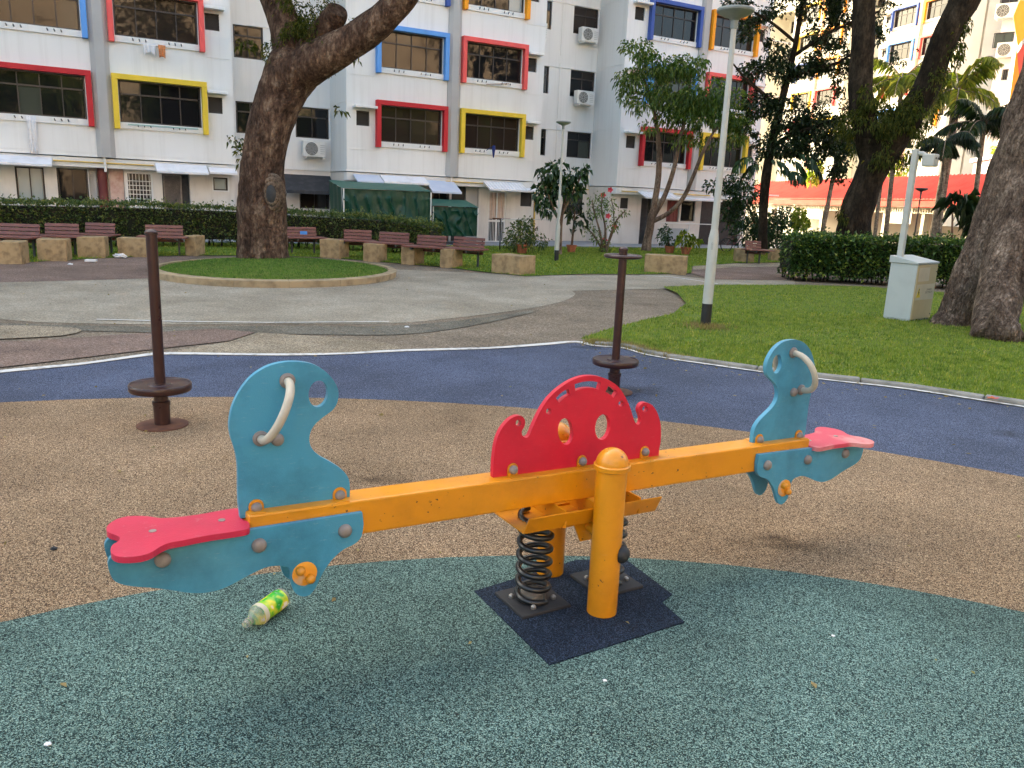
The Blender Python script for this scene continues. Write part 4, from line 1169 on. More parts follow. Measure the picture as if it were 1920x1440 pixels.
b = MB(); open_wall(b, M0, M1_, 0, 2.33, YG, list(M_ops.values()), .25); b.bx(M0, M1_, YG + .26, YG + .30, 0, 2.33)
b.quad((M0, DEP, 0), (M0, YG, 0), (M0, YG, 2.33), (M0, DEP, 2.33)); b.quad((M1_, YG, 0), (M1_, DEP, 0), (M1_, DEP, 2.33), (M1_, YG, 2.33)); b.build("ground_wall", M['wall_warm'], B1, world=False)
R0_, R1_ = U0M + PERIOD, XE
R_ops = dict(louv=rect(1163, 1178, 371, 391), door=rect(1200, 1222, 371, 459), curt=rect(1250, 1274, 376, 416), dark=rect(1277, 1303, 377, 415), porch=rect(1312, 1390, 376, 462))
for k in R_ops:
    a, c, d, e = R_ops[k]; R_ops[k] = (a, c, d, min(e, 2.15))
b = MB(); open_wall(b, R0_, R1_, 0, 2.33, YG, list(R_ops.values()), .25); b.bx(R0_, R1_, YG + .26, YG + .30, 0, 2.33)
b.quad((R0_, DEP, 0), (R0_, YG, 0), (R0_, YG, 2.33), (R0_, DEP, 2.33)); b.build("ground_wall", M['wall_warm'], B1, world=False)
# recess ground walls
def rrect(x0p, x1p, y0p, y1p):
    ua, _ = FU(x0p, (y0p + y1p) / 2, -DEP); ub, _ = FU(x1p, (y0p + y1p) / 2, -DEP)
    _, zt = FU((x0p + x1p) / 2, y0p, -DEP); _, zb_ = FU((x0p + x1p) / 2, y1p, -DEP); return ua, min(ub, 99), max(.02, zb_), zt
rw1 = rrect(562, 620, 358, 391); rw1 = (rw1[0], min(rw1[1], U0M - .05), rw1[2], rw1[3])
b = MB(); open_wall(b, xL1, M0, 0, ZB, DEP, [rw1]); b.build("recess_wall", M['wall_warm'], B1, world=False)
make_window(B1, "window", rw1[1] - rw1[0], rw1[3] - rw1[2], 2, 0, (rw1[0], DEP + .05, rw1[2]))
lw = rrect(1058, 1092, 364, 402); lw = (lw[0], min(lw[1], R0_ - .1), lw[2], lw[3])
b = MB(); open_wall(b, M1_, R0_, 0, ZB, DEP, [lw]); b.build("recess_wall", M['wall_warm'], B1, world=False)
make_louvre(B1, lw[1] - lw[0], lw[3] - lw[2], (lw[0], DEP + .03, lw[2]), 9)
# left block details
a, c, d, e = L_ops['curtain_win']; make_window(B1, "window", c - a, e - d, 2, 0, (a, YG + .06, d), curtain=(0, 1))
a, c, d, e = L_ops['dark_win']; make_window(B1, "window", c - a, e - d, 2, 0, (a, YG + .06, d))
a, c, d, e = L_ops['porch']
b = MB(); b.bx(a + .55, c - .01, YG + .10, YG + .2, d, e); b.build("plaster_wall", M['brown_wall'], B1, world=False)
b = MB(); b.lathe([(.13, 0), (.13, e)], (a + .36, YG + .16, 0), seg=18); b.build("porch_column", M['maroon'], B1, world=False, smooth=True)
b = MB(); b.bx(a + .01, a + .2, YG + .16, YG + .22, d, e - .1); b.build("porch_screen", M['col_grey'], B1, world=False)
a, c, d, e = L_ops['grille_win']; w_, h_ = c - a, e - d
wn2 = make_window(B1, "window", w_, h_, 4, h_ * .68, (a, YG + .08, d))
b = MB()
b.bx(a, c, YG + .0, YG + .05, d, d + .05); b.bx(a, c, YG + .0, YG + .05, e - .05, e); b.bx(a, a + .05, YG + .0, YG + .05, d + .05, e - .05); b.bx(c - .05, c, YG + .0, YG + .05, d + .05, e - .05)
for i in range(1, 8): b.bx(a + w_ * i / 8 - .008, a + w_ * i / 8 + .008, YG + .02, YG + .035, d + .05, e - .05)
for i in range(1, 6): b.bx(a + .05, c - .05, YG + .012, YG + .02, d + h_ * i / 7 - .01, d + h_ * i / 7 + .01)
b.build("window_grille", M['white_metal'], B1, world=False)
def grille_door(ops, m_door, m_bar, nbar=14, plain=.35, lower=None):
    a, c, d, e = ops
    b = MB(); b.bx(a + .02, c - .02, YG + .14, YG + .18, d, e - .02); dr = b.build("door", M[m_door], B1, world=False)
    b = MB(); w_ = (c - a) * (1 - plain)
    b.bx(a + .03, a + .07, YG + .06, YG + .1, d, e - .03); b.bx(a + w_, a + w_ + .04, YG + .06, YG + .1, d, e - .03)
    for zz in (d + .02, (d + e) * .33, e - .07): b.bx(a + .07, a + w_, YG + .064, YG + .096, zz, zz + .04)
    for i in range(nbar): x = a + .07 + (w_ - .07) * (i + .5) / nbar; b.bx(x - .007, x + .007, YG + .07, YG + .085, d + .06, e - .07)
    b.build("door_grille", M[m_bar], dr, world=False)
    return dr
dr = grille_door(L_ops['door'], 'awning_dark', 'bolt', 14, .34)
a, c, d, e = L_ops['door']; b = MB(); b.lathe([(.02, 0), (.02, .04), (.035, .05), (.035, .07), (.01, .075)], Vector((c - .1, YG + .14, .95)), (0, -1, 0), seg=10); b.lathe([(.02, 0), (.02, .03)], Vector((c - .1, YG + .14, .82)), (0, -1, 0), seg=10); b.build("door_handle", M['plastic_white'], dr, world=False)
a, c, d, e = L_ops['small']; make_window(B1, "window", c - a, e - d, 1, 0, (a, YG + .05, d), curtain=(0,))
b = MB(); b.bx(a - .04, c + .04, YG - .02, YG - .001, d - .04, d); b.bx(a - .04, c + .04, YG - .02, YG - .001, e, e + .04); b.bx(a - .04, a, YG - .02, YG - .001, d, e); b.bx(c, c + .04, YG - .02, YG - .001, d, e); b.build("window_trim", M['white_metal'], B1, world=False)
# middle block details
a, c, d, e = M_ops['door']; make_window(B1, "window", c - a, e - 1.35, 2, 0, (a, YG + .06, 1.35)); b = MB(); b.bx(a, c, YG + .1, YG + .16, .02, 1.34); b.build("door", M['maroon'], B1, world=False)
a, c, d, e = M_ops['porch']; b = MB(); b.bx(a + .02, c - .5, YG + .18, YG + .22, d, e); b.build("porch_shade_panel", M['black'], B1, world=False); b = MB(); b.bx(c - .49, c - .02, YG + .1, YG + .2, d, e); b.build("porch_screen", M['col_grey'], B1, world=False)  # black panel stands in for the deep shade inside the porch
a, c, d, e = M_ops['gate']
b = MB(); b.bx(a + .02, c - .02, YG + .13, YG + .16, d, e - .02); gd = b.build("door", M['black'], B1, world=False)
b = MB(); w_ = c - a
for i in range(9):   # folded beige curtain in the upper half
    x = a + .03 + (w_ - .06) * i / 9; b.bx(x, x + (w_ - .06) / 9 * .96, YG + .07 + .012 * (i % 2), YG + .1, d + (e - d) * .46, e - .05)
b.build("door_curtain", paint("peach_cloth", (.66, .45, .33, 1), (.56, .37, .27, 1), .9, 5), gd, world=False)
b = MB()
b.bx(a, a + .05, YG + .02, YG + .05, d, e - .02); b.bx(c - .05, c, YG + .02, YG + .05, d, e - .02); b.bx(a + w_ / 2 - .025, a + w_ / 2 + .025, YG + .02, YG + .05, d, e - .02)
for zz in (d, d + (e - d) * .40, e - .08): b.bx(a + .05, c - .05, YG + .024, YG + .046, zz, zz + .07)
for i in range(10): x = a + .05 + (w_ - .1) * (i + .5) / 10; b.bx(x - .008, x + .008, YG + .03, YG + .04, d + .07, e - .08)
b.build("gate_grille", M['white_metal'], gd, world=False)
a, c, d, e = M_ops['louv']; make_louvre(B1, c - a, e - d, (a, YG + .04, d))
# right block details
a, c, d, e = R_ops['louv']; make_louvre(B1, c - a, e - d, (a, YG + .04, d), 4)
grille_door(R_ops['door'], 'black', 'dark_metal', 8, .45)
a, c, d, e = R_ops['curt']; b = MB()
for i in range(6): x = a + (c - a) * i / 6; b.bx(x, x + (c - a) / 6 * .95, YG + .08 + .015 * (i % 2), YG + .12, d, e)
b.build("window_curtain", M['maroon'], B1, world=False)
a, c, d, e = R_ops['dark']; make_window(B1, "window", c - a, e - d, 1, 0, (a, YG + .06, d))
a, c, d, e = R_ops['porch']; b = MB(); b.bx(a, c, YG + .18, YG + .22, d, e); b.build("porch_shade_panel", M['black'], B1, world=False)  # porch shade put in as a black panel across the opening
# yellow gas pipes under the slab, white service pipe
def pipe(x0, x1, z, m, y=-.03, r=.022):
    b = MB(); b.tube([(x0, y, z), (x1, y, z)], r, 8); b.build("service_pipe", M[m], B1, world=False, smooth=True)
for xa_, xb_ in ((xL0 - PERIOD, xL1 - .002), (M0 + .002, M1_ - .002), (R0_ + .002, R1_)):
    b = MB(); b.bx(xa_, xb_, .02, YG, 2.06, 2.327); b.build("lintel", M['wall'], B1, world=False)
pipe(gx(100, 303), gx(288, 312), 2.20, 'ypipe'); pipe(gx(835, 342), gx(905, 348), 2.19, 'ypipe'); pipe(gx(1165, 360), gx(1195, 362), 2.17, 'ypipe'); pipe(gx(1262, 366), gx(1330, 370), 2.17, 'ypipe')
pipe(M1_ + .1, R0_ - .06, 2.2, 'ypipe', DEP - .05)
for ux in (gx(197, 310), gx(845, 345)):
    b = MB(); b.tube([(ux, -.05, 1.95), (ux, -.05, 2.62)], .035, 8); b.build("down_pipe", M['white_metal'], B1, world=False, smooth=True)
b = MB(); ux = U0M + BLK + .95
b.tube([(ux, DEP - .06, 0.1), (ux, DEP - .06, 2.2)], .04, 8); b.build("down_pipe", M['ypipe'], B1, world=False, smooth=True)
# awnings
def awning(x0, x1, z1, z0, out, m, ribs=0, y0=-.02):
    b = MB(); t = .015
    b.add([(x0, y0, z1), (x1, y0, z1), (x1, y0 - out, z0), (x0, y0 - out, z0), (x0, y0, z1 - t), (x1, y0, z1 - t), (x1, y0 - out, z0 - .06), (x0, y0 - out, z0 - .06)],
          [(3, 2, 1, 0), (4, 5, 6, 7), (2, 3, 7, 6), (0, 4, 7, 3), (1, 2, 6, 5)])
    for i in range(ribs):
        x = x0 + (x1 - x0) * (i + .5) / ribs
        b.add([(x - .02, y0 - .005, z1 + .002), (x + .02, y0 - .005, z1 + .002), (x + .02, y0 - out, z0 + .002), (x - .02, y0 - out, z0 + .002), (x, y0 - .005, z1 + .02), (x, y0 - out, z0 + .02)], [(0, 4, 5, 3), (4, 1, 2, 5), (3, 5, 2)])
    return b.build("awning", M[m], B1, world=False)
awning(gx(-60, 290) , gx(97, 297), 2.28, 2.07, .55, 'awning_white')
awning(gx(290, 300), gx(386, 306), 2.28, 2.05, .55, 'awning_white', 0)
awning(gx(390, 308), xL1, 2.24, 2.1, .30, 'awning_white')
awning(M0 + .2, gx(710, 330), 2.27, 2.05, .55, 'awning_blue', 0)
awning(gx(712, 330), gx(795, 335), 2.29, 2.07, .5, 'awning_white')
awning(gx(796, 335), gx(850, 342), 2.2, 1.82, .75, 'awning_blue')
awning(gx(905, 345), gx(976, 350), 2.27, 2.0, .6, 'awning_white', 12)
awning(gx(978, 350), M1_, 2.1, 2.02, .3, 'awning_white')
awning(gx(1195, 358), gx(1258, 362), 2.2, 1.98, .6, 'awning_white', 9)
awning(gx(1259, 366), gx(1340, 370), 2.06, 1.98, .5, 'awning_white')
# charcoal canvas awning over the recess window
b = MB(); x0, x1, y0 = U0M - 1.75, U0M - .03, DEP
b.add([(x0, y0, 2.2), (x1, y0, 2.2), (x1, y0 - .75, 1.66), (x0, y0 - .75, 1.66), (x0, y0, 2.17), (x1, y0, 2.17), (x1, y0 - .75, 1.55), (x0, y0 - .75, 1.55)], [(3, 2, 1, 0), (4, 5, 6, 7), (2, 3, 7, 6), (0, 4, 7, 3), (1, 2, 6, 5)])
for x in (x0 + .02, x1 - .02): b.tube([(x, y0 - .72, 1.58), (x, y0 - .02, 1.0)], .012, 6)
b.build("awning", M['awning_dark'], B1, world=False, label="charcoal canvas awning")

# ---- air conditioners ------------------------------------------------------
def aircon(x, y, z, label, root=B1, w=.80, h=.53, d=.28, rot=None):
    Ms = SPACE[root.name] @ Matrix.Translation(Vector((x, y, z)))
    r = empty("air_conditioner", mat=Ms, label=label, cat="air conditioner", group="air conditioner units on the facades")
    b = MB(); b.bx(0, w, -d, 0, 0, h); b.build("casing", M['ac'], r, world=False, bevel=.02)
    b = MB(); b.lathe([(h * .42, 0), (h * .42, .008), (h * .1, .004)], Vector((w * .36, -d, h * .5)), (0, -1, 0), seg=28); b.build("fan_opening", M['dark_metal'], r, world=False, smooth=True)
    b = MB()
    for k in (.14, .24, .33, .415):
        b.tube([Vector((w * .36 + math.cos(a) * h * k, -d - .014, h * .5 + math.sin(a) * h * k)) for a in [2 * math.pi * i / 24 for i in range(24)]], .006, 5, closed=True)
    for i in range(10):
        a = 2 * math.pi * i / 10; b.tube([(w * .36 + math.cos(a) * h * .05, -d - .014, h * .5 + math.sin(a) * h * .05), (w * .36 + math.cos(a) * h * .42, -d - .012, h * .5 + math.sin(a) * h * .42)], .004, 4)
    b.build("fan_guard", M['ac'], r, world=False)
    b = MB()
    for i in range(5): b.bx(w * .74, w * .95, -d - .004, -d, h * (.2 + .13 * i), h * (.24 + .13 * i))
    b.build("side_vent", M['col_grey'], r, world=False)
    b = MB(); b.bx(.08, .12, -d - .02, 0.06, -.06, -.001); b.bx(w - .12, w - .08, -d - .02, .06, -.06, -.001); b.build("bracket", M['white_metal'], r, world=False)
    return r
xr = U0M + BLK
aircon(xr + 2.55, DEP - .12, ZB + 3 * FLOOR - 1.60, "upper white air conditioner under the dark recess window beside the slender tree")
aircon(xr + 2.50, DEP - .12, ZB + 2 * FLOOR - 1.60, "white air conditioner one storey lower in the recess beside the slender tree")
aircon(U0M - 1.06, DEP - .1, ZB + .46, "white air conditioner above the charcoal awning by the big leaning trunk")
aircon(xr + .35, DEP - .1, ZB + FLOOR * 3 - 1.7, "narrow-seen air conditioner at the recess corner, third storey", w=.62)

# ---- laundry and clutter hung on the facade ---------------------------------
CL = {k: paint("cloth_" + k, c, tuple(v * .8 for v in c[:3]) + (1,), .9, 9) for k, c in dict(white=(.72, .71, .72, 1), orange=(.62, .25, .10, 1), grey=(.42, .42, .45, 1), blue=(.015, .03, .16, 1), sky=(.10, .33, .52, 1), pink=(.75, .12, .33, 1)).items()}
def cloth(p0, p1, drop, mat, label, cat, sag=.0, seed=0, name="laundry", folds=5):
    """hanging cloth between two points, folded and wavy"""
    nx, nz = 14, 8; vs = []
    for i in range(nx + 1):
        for j in range(nz + 1):
            u, v = i / nx, j / nz; p = p0.lerp(p1, u)
            taper = 1 - .18 * v
            q = p0.lerp(p1, .5 + (u - .5) * taper)
            vs.append(q + Vector((0, 0, -drop * v * (1 - sag * math.sin(math.pi * u)))) + FN * (.05 + .025 * math.sin(u * folds * 3.1 + seed) * (0.3 + v)))
    fs = [(i * (nz + 1) + j, i * (nz + 1) + j + 1, (i + 1) * (nz + 1) + j + 1, (i + 1) * (nz + 1) + j) for i in range(nx) for j in range(nz)]
    b = MB(); b.add(vs, fs); o = b.build(name, mat, smooth=True, label=label, cat=cat)
    s = o.modifiers.new("thickness", 'SOLIDIFY'); s.thickness = .006
    return o
def FPx(x, y, n): u, z = FU(x, y, n); return FP(u, n, z)
cloth(FPx(267, 81, .12), FPx(292, 84, .12), .34, CL['white'], "pale grey and white cloths hanging under the coral window", "laundry", .3, 1)
cloth(FPx(296, 84, .12), FPx(310, 86, .12), .36, CL['orange'], "orange cloth hanging at the end of the coral window's washing", "laundry", .1, 2)
cloth(FPx(49, 218, .12), FPx(67, 220, .12), 1.0, CL['white'], "long white garment hanging below the dark red window", "laundry", 0, 3)
cloth(FPx(1212, 142, .15), FPx(1226, 144, .15), .66, CL['sky'], "pale blue patterned garment hanging behind the slender tree", "laundry", 0, 4)
pole0, pole1 = FPx(912, 282, .1), FPx(926, 273, .5)
b = MB(); b.tube([pole0, pole1], .012, 6); b.tube([pole1, pole1 + Z * -.12, pole1 + Z * -.42], [.05, .065, .02], 8); b.build("folded_umbrella", CL['blue'], label="dark blue folded umbrella hung out below the yellow window", cat="umbrella")
b = MB(); p0, p1 = FPx(240, 233, .14), FPx(372, 242, .14); b.tube([p0, p1], .016, 6); b.build("laundry_pole", paint("green_pole", (.25, .42, .36, 1), None, .5), label="thin green bamboo laundry pole under the yellow window by the grey column", cat="pole")
b = MB(); p0, p1 = FPx(912, 158, .12), FPx(955, 157, .12); b.tube([p0, p1], .014, 6); b.build("laundry_pole", paint("wood_pole", (.35, .2, .1, 1), None, .6), label="short brown laundry pole under the coral window", cat="pole")

# ---- green tarpaulin shelters -------------------------------------------------
def tarp(front, back_shift, name_label, zfront_top, zback_top, zbot, u0, u1, n0, n1, seed):
    root = empty("tarpaulin_shelter", FP((u0 + u1) / 2, (n0 + n1) / 2, 0), label=name_label, cat="shelter", group="green tarpaulin shelters before the block")
    nx, nz = 90, 30
    def wrink(u, v):
        p = Vector((u * 3.2 + v * 1.5 + seed, v * 2.0 - u * 1.4, seed)); s = abs(math.sin((u * 2.6 + v * 1.1) * 3 + noise.noise(p * .8) * 2.2))
        return .12 * (1 - s) ** 2.5 * (1.2 if v < .9 else .2) * (.4 + .6 * max(0, noise.noise(p * .6 + Vector((4, 2, 1))) + .5)) + .03 * noise.noise(p * 2.1)
    vs = []
    for i in range(nx + 1):
        for j in range(nz + 1):
            u, v = u0 + (u1 - u0) * i / nx, j / nz
            vs.append(FP(u, n1 + wrink(u - u0, v), zbot + (zfront_top - zbot) * v))
    fs = [(i * (nz + 1) + j, (i + 1) * (nz + 1) + j, (i + 1) * (nz + 1) + j + 1, i * (nz + 1) + j + 1) for i in range(nx) for j in range(nz)]
    b = MB(); b.add(vs, fs); o = b.build("front_sheet", M['tarp'], root, smooth=True)
    for uu in (u0, u1):
        b = MB(); vs = []
        for i in range(13):
            for j in range(nz + 1):
                n_ = n0 + (n1 - n0) * i / 12; v = j / nz
                vs.append(FP(uu + (.03 * math.sin(i * 1.7 + v * 3)) , n_, zbot + ((zback_top + (zfront_top - zback_top) * i / 12) - zbot) * v))
        b.add(vs, [(i * (nz + 1) + j, (i + 1) * (nz + 1) + j, (i + 1) * (nz + 1) + j + 1, i * (nz + 1) + j + 1) for i in range(12) for j in range(nz)])
        b.build("side_sheet", M['tarp'], root, smooth=True)
    b = MB(); vs = []
    for i in range(25):
        for j in range(9):
            u = u0 - .03 + (u1 - u0 + .06) * i / 24; n_ = n0 + (n1 + .06 - n0) * j / 8
            vs.append(FP(u, n_, zback_top + (zfront_top + .015 - zback_top) * j / 8 + .02 * noise.noise(Vector((u * 2, n_ * 2, seed)))))
    b.add(vs, [(i * 9 + j, i * 9 + j + 1, (i + 1) * 9 + j + 1, (i + 1) * 9 + j) for i in range(24) for j in range(8)]); b.build("top_sheet", M['tarp_top'], root, smooth=True)
    for uu in (u0 + .03, u1 - .03):
        b = MB(); q = FP(uu, n1 + .09, 0); b.tube([q, q + Z * zfront_top], .022, 8); b.build("shelter_pole", M['white_metal'], root, smooth=True)
NT = 1.9
uA, zA = FU(641, 353, NT); uB, zB2 = FU(808, 361, NT)
tarp(None, 0, "taller dark green tarpaulin shelter beside the charcoal awning", (zA + zB2) / 2, FU(625, 338, .45)[1], .1, uA, uB, .45, NT, 1.3)
uA2, zA2 = FU(809, 386, NT - .25); uB2, zB3 = FU(896, 391, NT - .25)
tarp(None, 0, "lower green tarpaulin box beside the white gate", (zA2 + zB3) / 2, FU(840, 374, .6)[1], .35, uA2, uB2, .6, NT - .25, 5.1)

# ---- railings, drying post, bicycle ------------------------------------------
b = MB(); rr = empty("balcony_railing", FP(gx(1240, 460), .9, 0), label="thin white metal railing before the shaded porch behind the slender tree", cat="railing")
uR0, zR = FU(1238, 418, .9); uR1 = FU(1345, 419, .9)[0]
b.tube([FP(uR0, .9, zR), FP(uR1, .9, zR)], .018, 8)
b.build("top_rail", M['white_metal'], rr)
for k in range(3):
    b = MB(); u = uR0 + (uR1 - uR0) * k / 2; b.tube([FP(u, .9, .05), FP(u, .9, zR - .018)], .018, 8); b.build("post", M['white_metal'], rr)
b = MB(); b.frame_box(FP(uR0 + .1, .88, 0), FA, FN, Z, (0, (uR1 - uR0) * .45, -.012, .0, .12, zR - .2)); b.build("infill_board", M['col_grey'], rr)
g = G(937, 469); hT = P(938, 410, g.y).z
r2 = empty("drying_post", g, label="T-shaped clothes drying post with a pale rail near the white gate", cat="post")
b = MB(); b.tube([g, g + Z * hT], .02, 8); b.build("post", M['bark_dark'], r2)
b = MB(); b.tube([g + FA * -.3 + Z * hT, g + FA * .35 + Z * hT], .022, 8); b.build("cross_bar", M['rust'], r2)
b = MB(); e2 = G(1040, 476); b.tube([g + Z * (hT - .01), Vector((e2.x, e2.y, P(1040, 412, e2.y).z))], .013, 6); b.tube([Vector((e2.x, e2.y, 0)), Vector((e2.x, e2.y, P(1040, 412, e2.y).z))], .016, 6); b.build("rail", M['white_metal'], r2)
bg0 = G(1361, 472); bk = empty("bicycle", bg0, label="dark bicycle parked behind the near lamp post by the shrubs", cat="bicycle")
dirb = (FA * .9 + FN * .1).normalized(); wr = .27
for k, s_ in enumerate((0, .82)):
    c = bg0 + dirb * s_ + Z * wr
    b = MB(); b.tube([c + dirb * (math.cos(a) * wr) + Z * (math.sin(a) * wr) for a in [2 * math.pi * i / 28 for i in range(28)]], .02, 6, closed=True)
    w_ = b.build("wheel", M['black'], bk)
    b = MB()
    for i in range(10): a = math.pi * 2 * i / 10; b.tube([c, c + dirb * (math.cos(a) * wr) + Z * (math.sin(a) * wr)], .004, 4)
    b.build("spoke", M['steel'], w_)
b = MB(); c0_, c1_ = bg0 + Z * wr, bg0 + dirb * .82 + Z * wr; seat_p = bg0 + dirb * .27 + Z * .62; head_p = bg0 + dirb * .66 + Z * .66; bb_ = bg0 + dirb * .36 + Z * .26
for p, q in ((c0_, seat_p), (c0_, bb_), (bb_, seat_p), (bb_, head_p), (seat_p, head_p), (head_p, c1_)): b.tube([p, q], .015, 6)
b.build("bicycle_frame", M['maroon'], bk)
b = MB(); b.tube([head_p, head_p + Z * .12], .014, 6); s_ = Vector((-dirb.y, dirb.x, 0)); b.tube([head_p + Z * .12 - s_ * .24, head_p + Z * .14, head_p + Z * .12 + s_ * .24], .012, 6); b.build("handlebar", M['steel'], bk)
b = MB(); b.tube([seat_p + Z * .06 - dirb * .1, seat_p + Z * .07 + dirb * .1], [.06, .03], 8); b.build("saddle", M['black'], bk)

# ================================================================ plants
def unit(v): return v / np.maximum(np.linalg.norm(v, axis=1, keepdims=True), 1e-9)
def leaf_arrays(p, f, L, Wd, droop=.25, fold=.25):
    """leaf-shaped faces at points p along directions f; returns verts, tris"""
    n = len(p)
    up = np.tile(np.array([0, 0, 1.0]), (n, 1)) + RNG.normal(0, .45, (n, 3))
    s = unit(np.cross(f, up)); nn = np.cross(s, f)
    L = L[:, None]; Wd = Wd[:, None]
    mid = p + f * L * .45 + nn * L * .06
    tip = p + f * L * (1 - droop * .3) - np.array([0, 0, 1]) * L * droop
    a = mid + s * Wd / 2 + nn * Wd * fold; c = mid - s * Wd / 2 + nn * Wd * fold
    V = np.stack([p, a, tip, c], 1).reshape(-1, 3)
    b = np.arange(n) * 4
    F = np.concatenate([np.stack([b, b + 1, b + 2], 1), np.stack([b, b + 2, b + 3], 1)])
    return V, F
def clump_points(clumps, n, shell=.55):
    """points inside ellipsoids (centre, radii), fuller towards the skin, with gaps"""
    w = np.array([c[1][0] * c[1][1] * c[1][2] for c in clumps]) ** .8; w = w / w.sum()
    k = RNG.choice(len(clumps), n, p=w)
    d = unit(RNG.normal(0, 1, (n, 3))); r = RNG.uniform(shell ** 3, 1, n) ** (1 / 3.0)
    r = r * (1 + RNG.normal(0, .10, n))
    C = np.array([tuple(c[0]) for c in clumps]); Rr = np.array([tuple(c[1]) for c in clumps])
    return C[k] + d * Rr[k] * r[:, None], d
def foliage(name, clumps, n, size, aspect, mat, parent, droop=.3, down=.25, shell=.55, gap=-.30, **kw):
    p, d = clump_points(clumps, n, shell)
    # open gaps: drop leaves where a coarse noise is low
    keep = np.array([noise.noise(Vector(q) * (0.9 / max(size * 4, .3))) for q in p]) > gap
    p, d = p[keep], d[keep]; n = len(p)
    f = unit(d * .7 + RNG.normal(0, .6, (n, 3)) + np.array([0, 0, -down]))
    L = size * RNG.uniform(.6, 1.25, n)
    V, F = leaf_arrays(p, f, L, L * aspect, droop)
    return np_mesh(name, V, F, mat, parent, **kw)
def pxc(x, y, rx, ry, Y, depth=None):
    """ellipsoid clump from its place and half-size in the survey at distance Y"""
    c = P(x, y, Y); k = Y / FPX / .98
    return ((c.x, c.y, c.z), (rx * k, (depth if depth else (rx + ry) / 2 * k), ry * k))
def limb(path, Y0, Y1=None, seg=24, n=5, amp=.06, freq=2.2, b=None):
    """tapering limb: path of (px, py, width px) from depth Y0 to Y1"""
    b = b or MB(); Y1 = Y0 if Y1 is None else Y1; m = len(path); rows = []
    for i, (x, y, w) in enumerate(path):
        Y = Y0 + (Y1 - Y0) * i / (m - 1); q = P(x, y, Y); rows.append((q.x, q.y, q.z, w / 2 / FPX * Y * 1.0))
    s = spline(rows, n)
    b.tube([Vector(r[:3]) for r in s], [max(.004, r[3]) for r in s], seg, amp, freq)
    return b
def frond_arrays(base, d, L, curl, nl, ll, lw, hang=.5):
    """one feather frond: arching rib with paired leaflets"""
    rib = []; p = Vector(base); d = Vector(d).normalized(); st = L / 14
    for i in range(15):
        rib.append(p.copy()); d = (d + Vector((0, 0, -curl * (.4 + i / 14)))).normalized(); p = p + d * st
    pts = []; dirs = []
    for i in range(nl):
        u = .12 + .88 * i / nl; k = u * 14; a = int(min(k, 13)); q = rib[a].lerp(rib[a + 1], k - a); t = (rib[a + 1] - rib[a]).normalized()
        s = t.cross(Vector((0, 0, 1)));
        if s.length < .05: s = Vector((1, 0, 0))
        s.normalize()
        for sg in (-1, 1):
            w = (s * sg * .9 + t * .55 + Vector((0, 0, -hang * random.uniform(.5, 1.3)))).normalized()
            pts.append(q); dirs.append(w)
    pts = np.array([tuple(q) for q in pts]); dirs = np.array([tuple(q) for q in dirs])
    ln = ll * np.concatenate([[v, v] for v in np.sin(np.pi * (np.arange(nl) / nl * .8 + .18))]) * RNG.uniform(.8, 1.15, len(pts))
    return rib, leaf_arrays(pts, dirs, ln, np.full(len(pts), lw), .35, .1)
def palm(base_px, crown_px, Y, w0, w1, nf, L, label, mat, bend=0.0, group="palms beyond the hedge", ll=.42, lw=.035, hang=.7, curl=.15):
    g = P(*base_px, Y); c = P(*crown_px, Y)
    foot = g + (g - c).normalized() * (g.z / max(.2, (g - c).normalized().z * -1)) if g.z > 0 and c.z > g.z else g
    foot.z = 0
    root = empty("palm_tree", foot, label=label, cat="palm", group=group)
    mid = g.lerp(c, .5) + Vector((bend, 0, 0))
    rows = [(*foot, w0 / 2 / FPX * Y * 1.15), (*g, w0 / 2 / FPX * Y), (*mid, (w0 + w1) / 4 / FPX * Y), (*c, w1 / 2 / FPX * Y)]
    s = spline(rows, 6); b = MB(); b.tube([Vector(r[:3]) for r in s], [max(.02, r[3]) for r in s], 10, .05, 5); b.build("trunk", M['bark_palm'], root, smooth=True)
    for k in range(nf):
        a = 2 * math.pi * (k + random.uniform(-.3, .3)) / nf; el = random.uniform(.1, 1.1)
        d = Vector((math.cos(a) * math.cos(el), math.sin(a) * math.cos(el), math.sin(el)))
        rib, (V, F) = frond_arrays(c, d, L * random.uniform(.8, 1.15), curl * random.uniform(.8, 1.3), 34, ll, lw, hang)
        fr = np_mesh("frond", V, F, mat, root)
        b = MB(); b.tube(rib, [.022 * (1 - i / 16) + .004 for i in range(15)], 5); b.build("rib", M['bark_palm'], fr)
    return root

# ---------------------------------------------------------------- the leaning tree on the grass island
TY = 16.8
tb = P(495, 485, TY); tb.z = island_z(tb.x, tb.y)
t1 = empty("leaning_tree", tb, label="big leaning tree with reddish bark and a knot hole on the round grass island", cat="tree")
b = limb([(497, 500, 104), (494, 486, 97), (492, 440, 90), (492, 400, 89), (491, 350, 83), (494, 300, 75), (503, 250, 78), (516, 205, 79), (534, 165, 84), (553, 130, 92), (568, 108, 70)], TY, TY, 44, 6, .075, 2.2)
limb([(545, 150, 66), (572, 128, 72), (604, 108, 68), (650, 84, 58), (700, 50, 54), (747, 4, 50), (790, -60, 46), (850, -150, 38)], TY, TY - .9, 30, 6, .06, 2.6, b)
limb([(548, 150, 60), (546, 100, 64), (536, 55, 56), (521, 12, 52), (503, -40, 50), (470, -130, 42)], TY, TY + .6, 30, 6, .06, 2.6, b)
limb([(560, 130, 46), (585, 85, 44), (612, 52, 42), (628, 30, 42), (632, 18, 36)], TY, TY - .3, 20, 5, .07, 3, b)
b.build("trunk", M['bark_isl'], t1, smooth=True)
kc = P(506, 363, TY - .52)
b = MB()
